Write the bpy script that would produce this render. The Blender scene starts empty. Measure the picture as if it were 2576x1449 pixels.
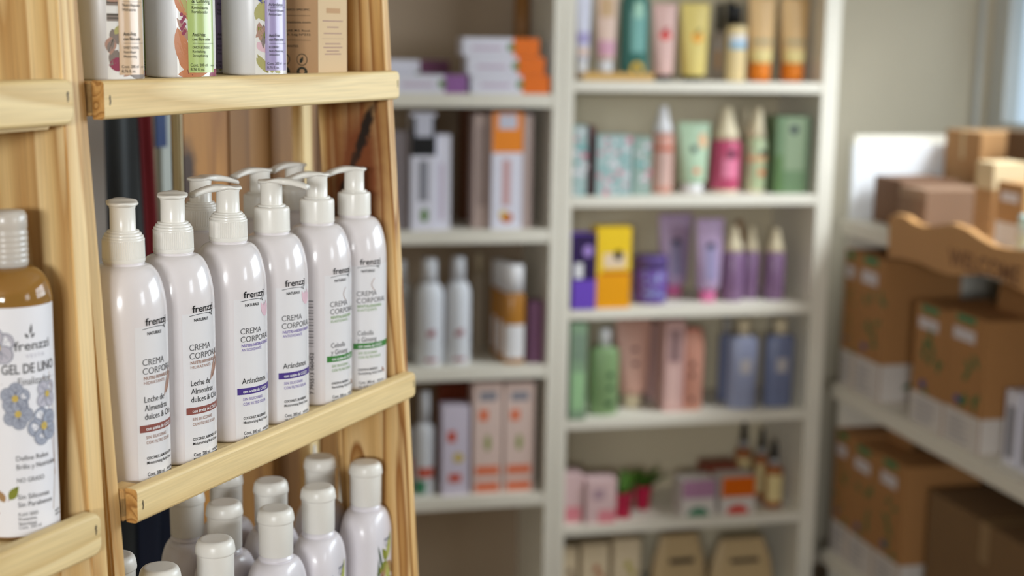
import bpy, bmesh, math, random
from mathutils import Vector, Matrix
random.seed(7)
SC = bpy.context.scene
COL = SC.collection

# ------------------------------------------------------------------ camera
F_PX = 3688.0; EYE = 1.6; PITCH = math.radians(9.88); ROLL = math.radians(0.952)
FWD = Vector((0, math.cos(PITCH), -math.sin(PITCH)))
_r = Vector((1, 0, 0)); _u = _r.cross(FWD)
RT = math.cos(ROLL)*_r + math.sin(ROLL)*_u
UP = -math.sin(ROLL)*_r + math.cos(ROLL)*_u
CAM = Vector((0, 0, EYE))
cd = bpy.data.cameras.new('camera'); cam = bpy.data.objects.new('camera', cd); COL.objects.link(cam)
cam.matrix_world = Matrix(((RT.x, UP.x, -FWD.x, CAM.x), (RT.y, UP.y, -FWD.y, CAM.y), (RT.z, UP.z, -FWD.z, CAM.z), (0, 0, 0, 1)))
cd.sensor_width = 36.0; cd.lens = F_PX/2576*36.0; cd.clip_start = 0.05; cd.clip_end = 60
cd.dof.use_dof = True; cd.dof.focus_distance = 1.27; cd.dof.aperture_fstop = cd.lens/13.8
SC.camera = cam

# ------------------------------------------------------------------ frames: x right, y to the back, z up
class Frame:
    def __init__(s, o, ex):
        s.o = Vector((o[0], o[1], 0)); s.ex = Vector((ex[0], ex[1], 0)).normalized(); s.ey = Vector((0, 0, 1)).cross(s.ex)
    def p(s, x, y, z): return s.o + s.ex*x + s.ey*y + Vector((0, 0, z))
    def ang(s): return math.atan2(s.ex.y, s.ex.x)
    def m(s, x, y, z, rz=0): return Matrix.Translation(s.p(x, y, z)) @ Matrix.Rotation(s.ang()+rz, 4, 'Z')
def az(d): return (math.sin(math.radians(d)), math.cos(math.radians(d)))
RK = Frame((-.2928, 1.1102), az(24.243))          # pine rack: x along the rails, y into the rack
BG = Frame((.14338, 3.8), az(76.558))             # white shelving on the back wall
WC = .782                                          # front plane of the side shelving
CF = Frame(BG.p(WC, 0, 0), (-BG.ey.x, -BG.ey.y))   # side shelving: x towards the camera, y towards the wall
WALLX = 1.345; WALLQ = .32
def ray(px, py): return FWD + RT*((px-1288)/F_PX) - UP*((py-724.5)/F_PX)
def hit(fr, px, py, y):                            # seen point on the plane y = const of a frame -> (x, z, metres per pixel)
    d = ray(px, py); n = fr.ey; t = ((fr.o-CAM).dot(n)+y)/d.dot(n)
    P = CAM + d*t; return ((P-fr.o).dot(fr.ex), P.z, t/F_PX)

# ------------------------------------------------------------------ light
W = bpy.data.worlds.new('world'); SC.world = W; W.use_nodes = True
W.node_tree.nodes['Background'].inputs[0].default_value = (.70, .86, 1, 1)
W.node_tree.nodes['Background'].inputs[1].default_value = 1.0
def area(name, P, target, sx, sy, power, col=(1, 1, 1)):
    l = bpy.data.lights.new(name, 'AREA'); l.shape = 'RECTANGLE'; l.size = sx; l.size_y = sy; l.energy = power; l.color = col
    o = bpy.data.objects.new(name, l); COL.objects.link(o); o.location = P
    o.rotation_euler = (Vector(target)-Vector(P)).to_track_quat('-Z', 'Y').to_euler(); return o
WIN2 = (3.9, 4.75, 1.5, 2.25)                       # big window in the side wall beside the camera (x0,x1,z0,z1 in CF)
_c = CF.p((WIN2[0]+WIN2[1])/2, WALLX-WC+.16, (WIN2[2]+WIN2[3])/2)
area('window_daylight', _c, _c-CF.ey, WIN2[1]-WIN2[0], WIN2[3]-WIN2[2], 24, (.96, .98, 1))
WIN1 = (-.295, 2.85, 1.285, 2.35)                      # window seen at the picture's edge
_c = CF.p(1.95, WALLX-WC+.30, 1.87)
area('far_window_daylight', _c, _c-CF.ey-CF.ex*-.15-Vector((0, 0, .2)), 1.7, .85, 62, (.94, .97, 1))
_l = area('board_fill_light', CF.p(.62, WALLX-WC+.12, 2.15), CF.p(.30, .12, 1.15), .7, .3, 8, (.94, .98, 1)); _l.data.spread = math.radians(75)  # added fill lamp, brightens the white board in place of sun
ROOM_P = 6.6                                       # front wall of the shop, behind the camera (CF x)
_c = BG.p(-2.2, -ROOM_P-.14, 1.95)
area('rear_window_daylight', _c, _c+BG.ey-Vector((0, 0, .15)), 1.0, .5, 145, (1, .97, .95))
SC.view_settings.view_transform = 'Standard'; SC.view_settings.look = 'None'
SC.view_settings.gamma = 1; SC.view_settings.use_curve_mapping = False
SC.view_settings.exposure = 0.0
SC.cycles.max_bounces = 8; SC.cycles.diffuse_bounces = 4; SC.cycles.use_denoising = True
SC.cycles.caustics_reflective = False; SC.cycles.caustics_refractive = False

# ------------------------------------------------------------------ materials
def lin(c):
    return tuple(((v/255)/12.92 if v/255 <= .04045 else ((v/255+.055)/1.055)**2.4) for v in c)
MATS = {}
def mat(name, rgb, rough=.5, spec=.5, metal=0, trans=0, coat=0, bump=0, ior=1.45, vary=.04, alpha=1):
    if name in MATS: return MATS[name]
    m = bpy.data.materials.new(name); m.use_nodes = True; nt = m.node_tree; b = nt.nodes['Principled BSDF']
    c = lin(rgb); b.inputs['Base Color'].default_value = (*c, 1); b.inputs['Roughness'].default_value = rough
    b.inputs['Specular IOR Level'].default_value = spec; b.inputs['Metallic'].default_value = metal
    b.inputs['Transmission Weight'].default_value = trans; b.inputs['Coat Weight'].default_value = coat; b.inputs['IOR'].default_value = ior
    b.inputs['Alpha'].default_value = alpha
    if vary:                                        # faint mottling, so that no surface is a flat fill
        tc = nt.nodes.new('ShaderNodeTexCoord'); n = nt.nodes.new('ShaderNodeTexNoise'); n.inputs['Scale'].default_value = 9; n.inputs['Detail'].default_value = 3
        r = nt.nodes.new('ShaderNodeMapRange'); r.inputs['To Min'].default_value = 1-vary; r.inputs['To Max'].default_value = 1+vary
        x = nt.nodes.new('ShaderNodeMix'); x.data_type = 'RGBA'; x.blend_type = 'MULTIPLY'; x.inputs[0].default_value = 1
        x.inputs[6].default_value = (*c, 1); L = nt.links
        L.new(tc.outputs['Object'], n.inputs['Vector']); L.new(n.outputs['Fac'], r.inputs['Value']); L.new(r.outputs[0], x.inputs[7]); L.new(x.outputs[2], b.inputs['Base Color'])
        if bump:
            n2 = nt.nodes.new('ShaderNodeTexNoise'); n2.inputs['Scale'].default_value = 220; bp = nt.nodes.new('ShaderNodeBump'); bp.inputs['Strength'].default_value = bump; bp.inputs['Distance'].default_value = .001
            L.new(tc.outputs['Object'], n2.inputs['Vector']); L.new(n2.outputs['Fac'], bp.inputs['Height']); L.new(bp.outputs[0], b.inputs['Normal'])
    MATS[name] = m; return m

def wood(name, pale, mid, dark, bands=34, distort=3.2, rough=.55, stretch=.07, knot=None, line=.5):
    if name in MATS: return MATS[name]
    m = bpy.data.materials.new(name); m.use_nodes = True; nt = m.node_tree; N = nt.nodes; L = nt.links; b = N['Principled BSDF']
    tc = N.new('ShaderNodeTexCoord'); oi = N.new('ShaderNodeObjectInfo')
    off = N.new('ShaderNodeVectorMath'); off.operation = 'SCALE'; off.inputs[0].default_value = (3.1, 1.7, 2.3); L.new(oi.outputs['Random'], off.inputs['Scale'])
    ad = N.new('ShaderNodeVectorMath'); L.new(tc.outputs['Object'], ad.inputs[0]); L.new(off.outputs[0], ad.inputs[1])
    mp = N.new('ShaderNodeMapping'); mp.inputs['Scale'].default_value = (stretch, 1, 1); L.new(ad.outputs[0], mp.inputs['Vector'])
    n1 = N.new('ShaderNodeTexNoise'); n1.inputs['Scale'].default_value = bands*.42; n1.inputs['Detail'].default_value = 2; n1.inputs['Distortion'].default_value = .4
    L.new(mp.outputs[0], n1.inputs['Vector'])
    wv = N.new('ShaderNodeMath'); wv.operation = 'MULTIPLY'; wv.inputs[1].default_value = distort*7; L.new(n1.outputs['Fac'], wv.inputs[0])
    sn = N.new('ShaderNodeMath'); sn.operation = 'FRACT'; L.new(wv.outputs[0], sn.inputs[0])
    cr = N.new('ShaderNodeValToRGB'); e = cr.color_ramp.elements
    e[0].position = 0; e[0].color = (*lin(pale), 1); e[1].position = 1; e[1].color = (*lin(pale), 1)
    a = cr.color_ramp.elements.new(.55); a.color = (*lin(mid), 1)
    a = cr.color_ramp.elements.new(.86); a.color = tuple(x*(1-line)+y*line for x, y in zip((*lin(mid), 1), (*lin(dark), 1)))
    L.new(sn.outputs[0], cr.inputs['Fac'])
    mp2 = N.new('ShaderNodeMapping'); mp2.inputs['Scale'].default_value = (.03, 1, 1); L.new(ad.outputs[0], mp2.inputs['Vector'])
    n2 = N.new('ShaderNodeTexNoise'); n2.inputs['Scale'].default_value = 420; n2.inputs['Detail'].default_value = 2; L.new(mp2.outputs[0], n2.inputs['Vector'])
    r = N.new('ShaderNodeMapRange'); r.inputs['From Min'].default_value = .3; r.inputs['From Max'].default_value = .7; r.inputs['To Min'].default_value = .90; r.inputs['To Max'].default_value = 1.06; L.new(n2.outputs['Fac'], r.inputs['Value'])
    n3 = N.new('ShaderNodeTexNoise'); n3.inputs['Scale'].default_value = 7; L.new(mp.outputs[0], n3.inputs['Vector'])
    r3 = N.new('ShaderNodeMapRange'); r3.inputs['From Min'].default_value = .3; r3.inputs['From Max'].default_value = .7; r3.inputs['To Min'].default_value = .92; r3.inputs['To Max'].default_value = 1.06; L.new(n3.outputs['Fac'], r3.inputs['Value'])
    mm = N.new('ShaderNodeMath'); mm.operation = 'MULTIPLY'; L.new(r.outputs[0], mm.inputs[0]); L.new(r3.outputs[0], mm.inputs[1])
    x = N.new('ShaderNodeMix'); x.data_type = 'RGBA'; x.blend_type = 'MULTIPLY'; x.inputs[0].default_value = 1
    L.new(cr.outputs[0], x.inputs[6]); L.new(mm.outputs[0], x.inputs[7]); col = x.outputs[2]
    for (kx, kz, rx, rz, rot, kc, soft) in (knot or []):   # knots: ellipses in the board's own plane (x length, z width)
        vm = N.new('ShaderNodeMapping'); vm.vector_type = 'TEXTURE'; vm.inputs['Location'].default_value = (kx, 0, kz); vm.inputs['Rotation'].default_value = (0, rot, 0); vm.inputs['Scale'].default_value = (rx, 10, rz)
        nd = N.new('ShaderNodeTexNoise'); nd.inputs['Scale'].default_value = 60
        sc_ = N.new('ShaderNodeVectorMath'); sc_.operation = 'MULTIPLY_ADD'; sc_.inputs[1].default_value = (.012, 0, .012); L.new(tc.outputs['Object'], nd.inputs['Vector']); L.new(nd.outputs['Color'], sc_.inputs[0]); L.new(tc.outputs['Object'], sc_.inputs[2])
        L.new(sc_.outputs[0], vm.inputs['Vector'])
        ln = N.new('ShaderNodeVectorMath'); ln.operation = 'LENGTH'; L.new(vm.outputs[0], ln.inputs[0])
        kr = N.new('ShaderNodeMapRange'); kr.inputs['From Min'].default_value = 1-soft; kr.inputs['From Max'].default_value = 1+soft; kr.inputs['To Min'].default_value = 1; kr.inputs['To Max'].default_value = 0; L.new(ln.outputs['Value'], kr.inputs['Value'])
        kx_ = N.new('ShaderNodeMix'); kx_.data_type = 'RGBA'; L.new(kr.outputs[0], kx_.inputs[0]); L.new(col, kx_.inputs[6]); kx_.inputs[7].default_value = (*lin(kc), 1); col = kx_.outputs[2]
    L.new(col, b.inputs['Base Color']); b.inputs['Roughness'].default_value = rough; b.inputs['Specular IOR Level'].default_value = .35
    bp = N.new('ShaderNodeBump'); bp.inputs['Strength'].default_value = .25; bp.inputs['Distance'].default_value = .0006; L.new(n2.outputs['Fac'], bp.inputs['Height']); L.new(bp.outputs[0], b.inputs['Normal'])
    MATS[name] = m; return m

PINE = lambda: wood('pale_pine', (238, 214, 162), (230, 202, 146), (202, 166, 106), bands=26, distort=1.1, line=.55)
PINE_SIDE = lambda: wood('honey_pine', (236, 206, 152), (224, 188, 128), (182, 134, 76), bands=30, distort=1.6, line=.8)

# ------------------------------------------------------------------ mesh building
class MB:
    def __init__(s): s.v = []; s.f = []; s.m = []; s.sm = []; s.mats = []
    def mi(s, m):
        if m not in s.mats: s.mats.append(m)
        return s.mats.index(m)
    def add(s, vs, fs, m, smooth=False, M=None):
        o = len(s.v); s.v += [tuple(M @ Vector(p)) if M is not None else tuple(p) for p in vs]
        k = s.mi(m)
        for f in fs: s.f.append(tuple(i+o for i in f)); s.m.append(k); s.sm.append(smooth)
        return s
    def box(s, x0, y0, z0, x1, y1, z1, m, M=None):
        vs = [(x0, y0, z0), (x1, y0, z0), (x1, y1, z0), (x0, y1, z0), (x0, y0, z1), (x1, y0, z1), (x1, y1, z1), (x0, y1, z1)]
        return s.add(vs, [(0, 3, 2, 1), (4, 5, 6, 7), (0, 1, 5, 4), (1, 2, 6, 5), (2, 3, 7, 6), (3, 0, 4, 7)], m, False, M)
    def lathe(s, prof, m, n=40, cx=0, cy=0, sy=1, smooth=True, M=None, close=True, ribs=None):
        vs = []; fs = []
        for k, (r, z) in enumerate(prof):
            for i in range(n):
                a = 2*math.pi*i/n; rr = r
                if ribs and ribs[0] <= z <= ribs[1] and i % 2: rr -= ribs[2]
                vs.append((cx+rr*math.cos(a), cy+rr*math.sin(a)*sy, z))
        for k in range(len(prof)-1):
            for i in range(n):
                j = (i+1) % n; fs.append((k*n+i, k*n+j, (k+1)*n+j, (k+1)*n+i))
        if close:
            fs.append(tuple(reversed(range(n)))); fs.append(tuple((len(prof)-1)*n+i for i in range(n)))
        return s.add(vs, fs, m, smooth, M)
    def loft(s, secs, m, smooth=True, M=None, caps=True):
        n = len(secs[0]); vs = [p for c in secs for p in c]; fs = []
        for k in range(len(secs)-1):
            for i in range(n):
                j = (i+1) % n; fs.append((k*n+i, k*n+j, (k+1)*n+j, (k+1)*n+i))
        if caps: fs.append(tuple(reversed(range(n)))); fs.append(tuple((len(secs)-1)*n+i for i in range(n)))
        return s.add(vs, fs, m, smooth, M)
    def patch(s, x0, z0, x1, z1, m, y=-.0004):       # print on a face that looks to -y
        return s.add([(x0, y, z0), (x1, y, z0), (x1, y, z1), (x0, y, z1)], [(0, 1, 2, 3)], m)
    def disc(s, cx, cz, rx, rz, m, y=-.0004, n=18, rot=0):
        c, q = math.cos(rot), math.sin(rot)
        vs = [(cx+rx*math.cos(2*math.pi*i/n)*c-rz*math.sin(2*math.pi*i/n)*q, y, cz+rx*math.cos(2*math.pi*i/n)*q+rz*math.sin(2*math.pi*i/n)*c) for i in range(n)]
        return s.add(vs, [tuple(range(n))], m)
    def build(s, name, parent=None, M=None, bevel=0, seg=2, fix=True):
        me = bpy.data.meshes.new(name); me.from_pydata(s.v, [], s.f)
        for m in s.mats: me.materials.append(m)
        me.polygons.foreach_set('material_index', s.m); me.polygons.foreach_set('use_smooth', s.sm)
        if bevel or fix:
            bm = bmesh.new(); bm.from_mesh(me)
            if fix: bmesh.ops.recalc_face_normals(bm, faces=[f for f in bm.faces if any(len(e.link_faces) == 2 for e in f.edges)])
            if bevel:
                ed = [e for e in bm.edges if len(e.link_faces) == 2 and e.calc_face_angle(0) > .5]
                bmesh.ops.bevel(bm, geom=ed, offset=bevel, segments=seg, affect='EDGES', clamp_overlap=True)
            bm.to_mesh(me); bm.free()
        me.update()
        return link(name, me, parent, M)
def link(name, me, parent=None, M=None):
    o = bpy.data.objects.new(name, me); COL.objects.link(o)
    if parent: o.parent = parent
    if M is not None: o.matrix_basis = M
    return o
def thing(name, label, cat, M, group=None):
    o = bpy.data.objects.new(name, None); COL.objects.link(o); o.empty_display_size = .02; o.matrix_basis = M
    return tag(o, label, cat, group)
def tag(o, label=None, cat=None, group=None, kind=None):
    if label: o['label'] = label
    if cat: o['category'] = cat
    if group: o['group'] = group
    if kind: o['kind'] = kind
    return o
def dup(root, M, label, group=None):
    c = root.copy(); COL.objects.link(c); c.matrix_basis = M; c['label'] = label
    if group: c['group'] = group
    for ch in list(root.children):
        d = ch.copy(); COL.objects.link(d); d.parent = c
        for g in list(ch.children):
            e = g.copy(); COL.objects.link(e); e.parent = d
    return c

# ------------------------------------------------------------------ lettering
_tc = {}
def glyphs(text, bold=0.0, space=1.0):
    k = (text, bold, space)
    if k not in _tc:
        c = bpy.data.curves.new('lettering', 'FONT'); c.body = text; c.resolution_u = 3; c.offset = bold; c.space_character = space; c.fill_mode = 'FRONT' if False else 'BOTH'
        o = bpy.data.objects.new('lettering', c); COL.objects.link(o)
        dg = bpy.context.evaluated_depsgraph_get(); me = bpy.data.meshes.new_from_object(o.evaluated_get(dg))
        _tc[k] = ([(v.co.x, v.co.y) for v in me.vertices], [tuple(p.vertices) for p in me.polygons])
        bpy.data.objects.remove(o); bpy.data.curves.remove(c); bpy.data.meshes.remove(me)
    return _tc[k]
CAPH = .729
class Print:
    """flat print in (arc length, height) coordinates, put on a surface by a mapping"""
    def __init__(s, mb, fn): s.mb = mb; s.fn = fn
    def raw(s, pts, fs, m, lift=.00018): s.mb.add([s.fn(x, z, lift) for x, z in pts], fs, m)
    def text(s, t, x, z, cap, m, width=None, bold=0.0, space=1.0, rot=0, lift=.0004, align='l'):
        vs, fs = glyphs(t, bold, space)
        if not vs: return
        k = cap/CAPH; x0 = min(v[0] for v in vs); wd = max(v[0] for v in vs)-x0
        kx = (width/wd) if width else k
        sh = 0 if align == 'l' else -wd*kx/2
        if rot: pts = [(x-(v[1]*k), z+(v[0]-x0)*kx) for v in vs]
        else: pts = [(x+sh+(v[0]-x0)*kx, z+v[1]*k) for v in vs]
        s.raw(pts, fs, m, lift)
    def rect(s, x0, z0, x1, z1, m, lift=.0002, n=None):
        n = n or max(1, int(abs(x1-x0)/.0015)); pts = []; fs = []
        for i in range(n+1):
            x = x0+(x1-x0)*i/n; pts += [(x, z0), (x, z1)]
        for i in range(n): fs.append((2*i, 2*i+2, 2*i+3, 2*i+1))
        s.raw(pts, fs, m, lift)
    def leaf(s, x, z, ln, wd, ang, m, lift=.0003, m2=None):
        n = 8; ca, sa = math.cos(ang), math.sin(ang); pts = []; fs = []
        for i in range(n+1):
            t = i/n; h = wd/2*math.sin(math.pi*t**.8)
            for q in (-1, 0, 1): pts.append((x+ca*ln*t-sa*h*q, z+sa*ln*t+ca*h*q))
        for i in range(n):
            for q in (0, 1): fs.append((3*i+q, 3*i+3+q, 3*i+4+q, 3*i+1+q))
        s.raw(pts, fs, m, lift)
        if m2:
            s.raw([(x, z), (x+ca*ln*.9-sa*.0003, z+sa*ln*.9+ca*.0003), (x+ca*ln*.9+sa*.0003, z+sa*ln*.9-ca*.0003)], [(0, 2, 1)], m2, lift+.0001)
    def line(s, pts, wd, m, lift=.0003):
        q = []; fs = []
        for i, p in enumerate(pts):
            a = pts[max(0, i-1)]; b = pts[min(len(pts)-1, i+1)]; dx, dz = b[0]-a[0], b[1]-a[1]; l = math.hypot(dx, dz) or 1
            q += [(p[0]-dz/l*wd/2, p[1]+dx/l*wd/2), (p[0]+dz/l*wd/2, p[1]-dx/l*wd/2)]
        for i in range(len(pts)-1): fs.append((2*i, 2*i+1, 2*i+3, 2*i+2))
        s.raw(q, fs, m, lift)
    def ell(s, x, z, rx, rz, m, lift=.0003, n=16):
        s.raw([(x+rx*math.cos(6.2832*i/n), z+rz*math.sin(6.2832*i/n)) for i in range(n)], [tuple(range(n))], m, lift)
def cyl(R, a0=0.0): return lambda s, z, l: ((R+l)*math.cos(a0+s/R), (R+l)*math.sin(a0+s/R), z)
def flatx(x0=0, y=0): return lambda s, z, l: (x0+s, y-l, z)
def superell(a, b, e=.62, n=48):
    out = []
    for i in range(n):
        t = 2*math.pi*i/n; c, q = math.cos(t), math.sin(t)
        out.append((a*math.copysign(abs(c)**e, c), b*math.copysign(abs(q)**e, q)))
    return out
def oval(a, b, e=.62):
    """mapping by arc length along a rounded outline; s = 0 at the middle of the side that looks to -y, growing to +x"""
    N = 720; P = superell(a, b, e, N); i0 = N*3//4; acc = [0.0]; Q = [P[i0]]
    for k in range(1, N+1):
        p = P[(i0+k) % N]; acc.append(acc[-1]+math.dist(p, Q[-1])); Q.append(p)
    T = acc[-1]
    def fn(s, z, l):
        s = s % T; lo, hi = 0, N
        while hi-lo > 1:
            mid = (lo+hi)//2
            if acc[mid] <= s: lo = mid
            else: hi = mid
        t = (s-acc[lo])/max(1e-9, acc[hi]-acc[lo]); x = Q[lo][0]*(1-t)+Q[hi][0]*t; y = Q[lo][1]*(1-t)+Q[hi][1]*t
        tx, ty = Q[hi][0]-Q[lo][0], Q[hi][1]-Q[lo][1]; d = math.hypot(tx, ty) or 1
        return (x+ty/d*l, y-tx/d*l, z)
    return fn

# ------------------------------------------------------------------ room
WHITEWALL = mat('wall_paint', (188, 178, 158), .85, .2, vary=.03, bump=.1)
CEIL = mat('ceiling_paint', (222, 218, 208), .9, .1)
FLOORM = mat('floor_tile', (112, 90, 68), .45)
FRAME_G = mat('window_aluminium', (188, 188, 184), .4)
def slab(name, fr, x0, y0, z0, x1, y1, z1, m, kind='structure'):
    b = MB(); b.box(0, 0, 0, x1-x0, y1-y0, z1-z0, m); o = b.build(name, None, fr.m(x0, y0, z0)); tag(o, kind=kind); return o
LW = -3.3; TH = .12; RZ = 2.7
slab('floor', BG, LW-TH, -ROOM_P-TH, -.1, WALLX+TH+.3, WALLQ+TH, 0, FLOORM)
slab('ceiling', BG, LW-TH, -ROOM_P-TH, RZ, WALLX+TH, WALLQ+TH, RZ+.1, CEIL)
slab('wall_back', BG, LW-TH, WALLQ, 0, WALLX+TH, WALLQ+TH, RZ, WHITEWALL)
slab('wall_left', BG, LW-TH, -ROOM_P, 0, LW, WALLQ, RZ, WHITEWALL)
# wall with two windows (CF x = distance towards the camera, y = WALLX-WC is the wall's face)
wy = WALLX-WC
def wall_with_holes(name, x0, x1, holes, M, th, mt):
    xs = [x0]; b = MB()
    for (a, c, z0, z1) in holes:
        b.box(xs[-1], 0, 0, a, th, RZ, mt); b.box(a, 0, 0, c, th, z0, mt); b.box(a, 0, z1, c, th, RZ, mt); xs.append(c)
    b.box(xs[-1], 0, 0, x1, th, RZ, mt)
    return tag(b.build(name, None, M), kind='structure')
wall_with_holes('wall_right', -WALLQ, ROOM_P, [WIN1, WIN2], CF.m(0, wy, 0), TH, WHITEWALL)
wall_with_holes('wall_front', -WALLX-TH, -LW, [(1.65, 2.75, 1.65, 2.25)], Frame(BG.p(0, -ROOM_P, 0), -BG.ex).m(0, 0, 0), TH, WHITEWALL)
GLASS = bpy.data.materials.new('window_glass'); GLASS.use_nodes = True      # thin clear pane: lets light straight through with a faint sheen
_n = GLASS.node_tree; _n.nodes.remove(_n.nodes['Principled BSDF']); _t = _n.nodes.new('ShaderNodeBsdfTransparent'); _t.inputs[0].default_value = (.95, .98, 1, 1)
_g = _n.nodes.new('ShaderNodeBsdfGlossy'); _g.inputs['Roughness'].default_value = .02; _m = _n.nodes.new('ShaderNodeMixShader'); _m.inputs[0].default_value = .06
_n.links.new(_t.outputs[0], _m.inputs[1]); _n.links.new(_g.outputs[0], _m.inputs[2]); _n.links.new(_m.outputs[0], _n.nodes['Material Output'].inputs[0])
def window(name, fr, x0, x1, z0, z1, y, nv, nh, fw=.05, fm=None):
    fm = fm or FRAME_G
    r = thing(name, None, None, fr.m(x0, y, z0)); tag(r, kind='structure')
    w, h = x1-x0, z1-z0; b = MB()
    b.box(0, 0, 0, w, .05, fw, fm); b.box(0, 0, h-fw, w, .05, h, fm); b.box(0, 0, fw, fw, .05, h-fw, fm); b.box(w-fw, 0, fw, w, .05, h-fw, fm)
    for k in range(1, nv): b.box(w*k/nv-.018, .008, fw, w*k/nv+.018, .042, h-fw, fm)
    for k in range(1, nh): b.box(fw, .01, h*k/nh-.012, w-fw, .04, h*k/nh+.012, fm)
    b.build('window_frame', r)
    g = MB(); g.box(fw, .022, fw, w-fw, .026, h-fw, GLASS); g.build('window_pane', r)
    return r
window('window_1', CF, *WIN1[:2], *WIN1[2:], wy+.03, 5, 2, .08)
window('window_2', CF, *WIN2[:2], *WIN2[2:], wy+.03, 2, 2, .05)
window('window_3', Frame(BG.p(0, -ROOM_P, 0), -BG.ex), 1.65, 2.75, 1.65, 2.25, .03, 2, 1, .05)
# lining strip round the seen window
b = MB(); t = .05
b.box(WIN1[0]-t, -.012, WIN1[2]-t, WIN1[1]+t, 0, WIN1[2], FRAME_G); b.box(WIN1[0]-t, -.012, WIN1[2], WIN1[0], 0, WIN1[3]+t, FRAME_G); b.box(WIN1[1], -.012, WIN1[2], WIN1[1]+t, 0, WIN1[3]+t, FRAME_G); b.box(WIN1[0], -.012, WIN1[3], WIN1[1], 0, WIN1[3]+t, FRAME_G)
tag(b.build('trim_1', None, CF.m(0, wy, 0)), kind='structure')

# ------------------------------------------------------------------ boards
def board(name, parent, PM, fr, P, L, Wd, T, m, axis='x', bevel=.0015, marks=None, lean=None, seg=2):
    """board L x Wd x T whose length runs along local x; put by a matrix given relative to the rack's frame"""
    b = MB(); b.box(0, 0, 0, L, T, Wd, m)
    for (x, z) in (marks or []):
        b.add([(x-.0009, -.0003, z-.0035), (x+.0006, -.0003, z-.0035), (x+.0011, -.0003, z+.001), (x+.0005, -.0003, z+.0035), (x-.0007, -.0003, z+.003)], [(0, 1, 2, 3, 4)], STAPLE)
    return b.build(name, parent, PM.inverted() @ P, bevel=bevel, seg=seg)
STAPLE = mat('staple', (70, 56, 40), .6)
LEAN = .0205/.319
def upr(fr, x, y, ztop, zbot, lean=LEAN, side=0):
    """matrix for an upright: local x runs down the board, local y = across the front (thickness), local z = towards the front"""
    top = fr.p(x+side*(ztop-1.24), y+lean*(ztop-1.24), ztop); bot = fr.p(x+side*(zbot-1.24), y+lean*(zbot-1.24), zbot)
    ex = (bot-top).normalized(); ey = fr.ex.copy(); ez = ex.cross(ey).normalized(); ey = ez.cross(ex)
    M = Matrix((ex, ey, ez)).transposed().to_4x4(); M.translation = top
    return M, (bot-top).length
RACKM = RK.m(0, .05, 0)
rack = thing('wooden_display_rack', 'leaning pine display rack whose shelves hold the white pump bottles', 'shelf rack', RACKM)
KNOT = wood('knotty_pine', (230, 194, 136), (212, 168, 104), (152, 98, 44), bands=30, distort=2.3, line=1,
            knot=[(.320, -.036, .105, .034, .1, (124, 66, 32), .45), (.262, -.024, .036, .0052, .45, (34, 22, 14), .4), (.312, -.048, .036, .0036, .42, (48, 30, 18), .5)])
def upright(parent, PM, fr, x, th, y, depth, m, ztop=1.75, zbot=.55, lean=LEAN, side=0, name='side_upright'):
    M, L = upr(fr, x, y, ztop, zbot, lean, side)
    b = MB(); b.box(0, 0, -depth, L, th, 0, m)
    return b.build(name, parent, PM.inverted() @ M, bevel=.0018)
# note: local z of the matrix points to the front or back depending on handedness; test it
_M, _ = upr(RK, 0, 0, 1.7, .6); FRONT = 1 if (_M.to_3x3() @ Vector((0, 0, 1))).dot(-RK.ey) > 0 else -1
def upright(parent, PM, fr, x, th, y, depth, m, ztop=1.75, zbot=.55, lean=LEAN, side=0, name='side_upright'):
    M, L = upr(fr, x, y, ztop, zbot, lean, side); b = MB()
    if FRONT > 0: b.box(0, 0, -depth, L, th, 0, m)
    else: b.box(0, 0, 0, L, th, depth, m)
    return b.build(name, parent, PM.inverted() @ M, bevel=.0018)
upright(rack, RACKM, RK, -.0195, .0155, .014, .095, PINE_SIDE())
upright(rack, RACKM, RK, .4565, .0150, .0125, .086, KNOT)
ENDG = lambda: wood('shaded_end_grain_pine', (204, 160, 98), (188, 140, 78), (140, 94, 46), bands=90, distort=1.6, line=.8, stretch=1)  # darker end grain, with some of the end face's shade in its tones
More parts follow.
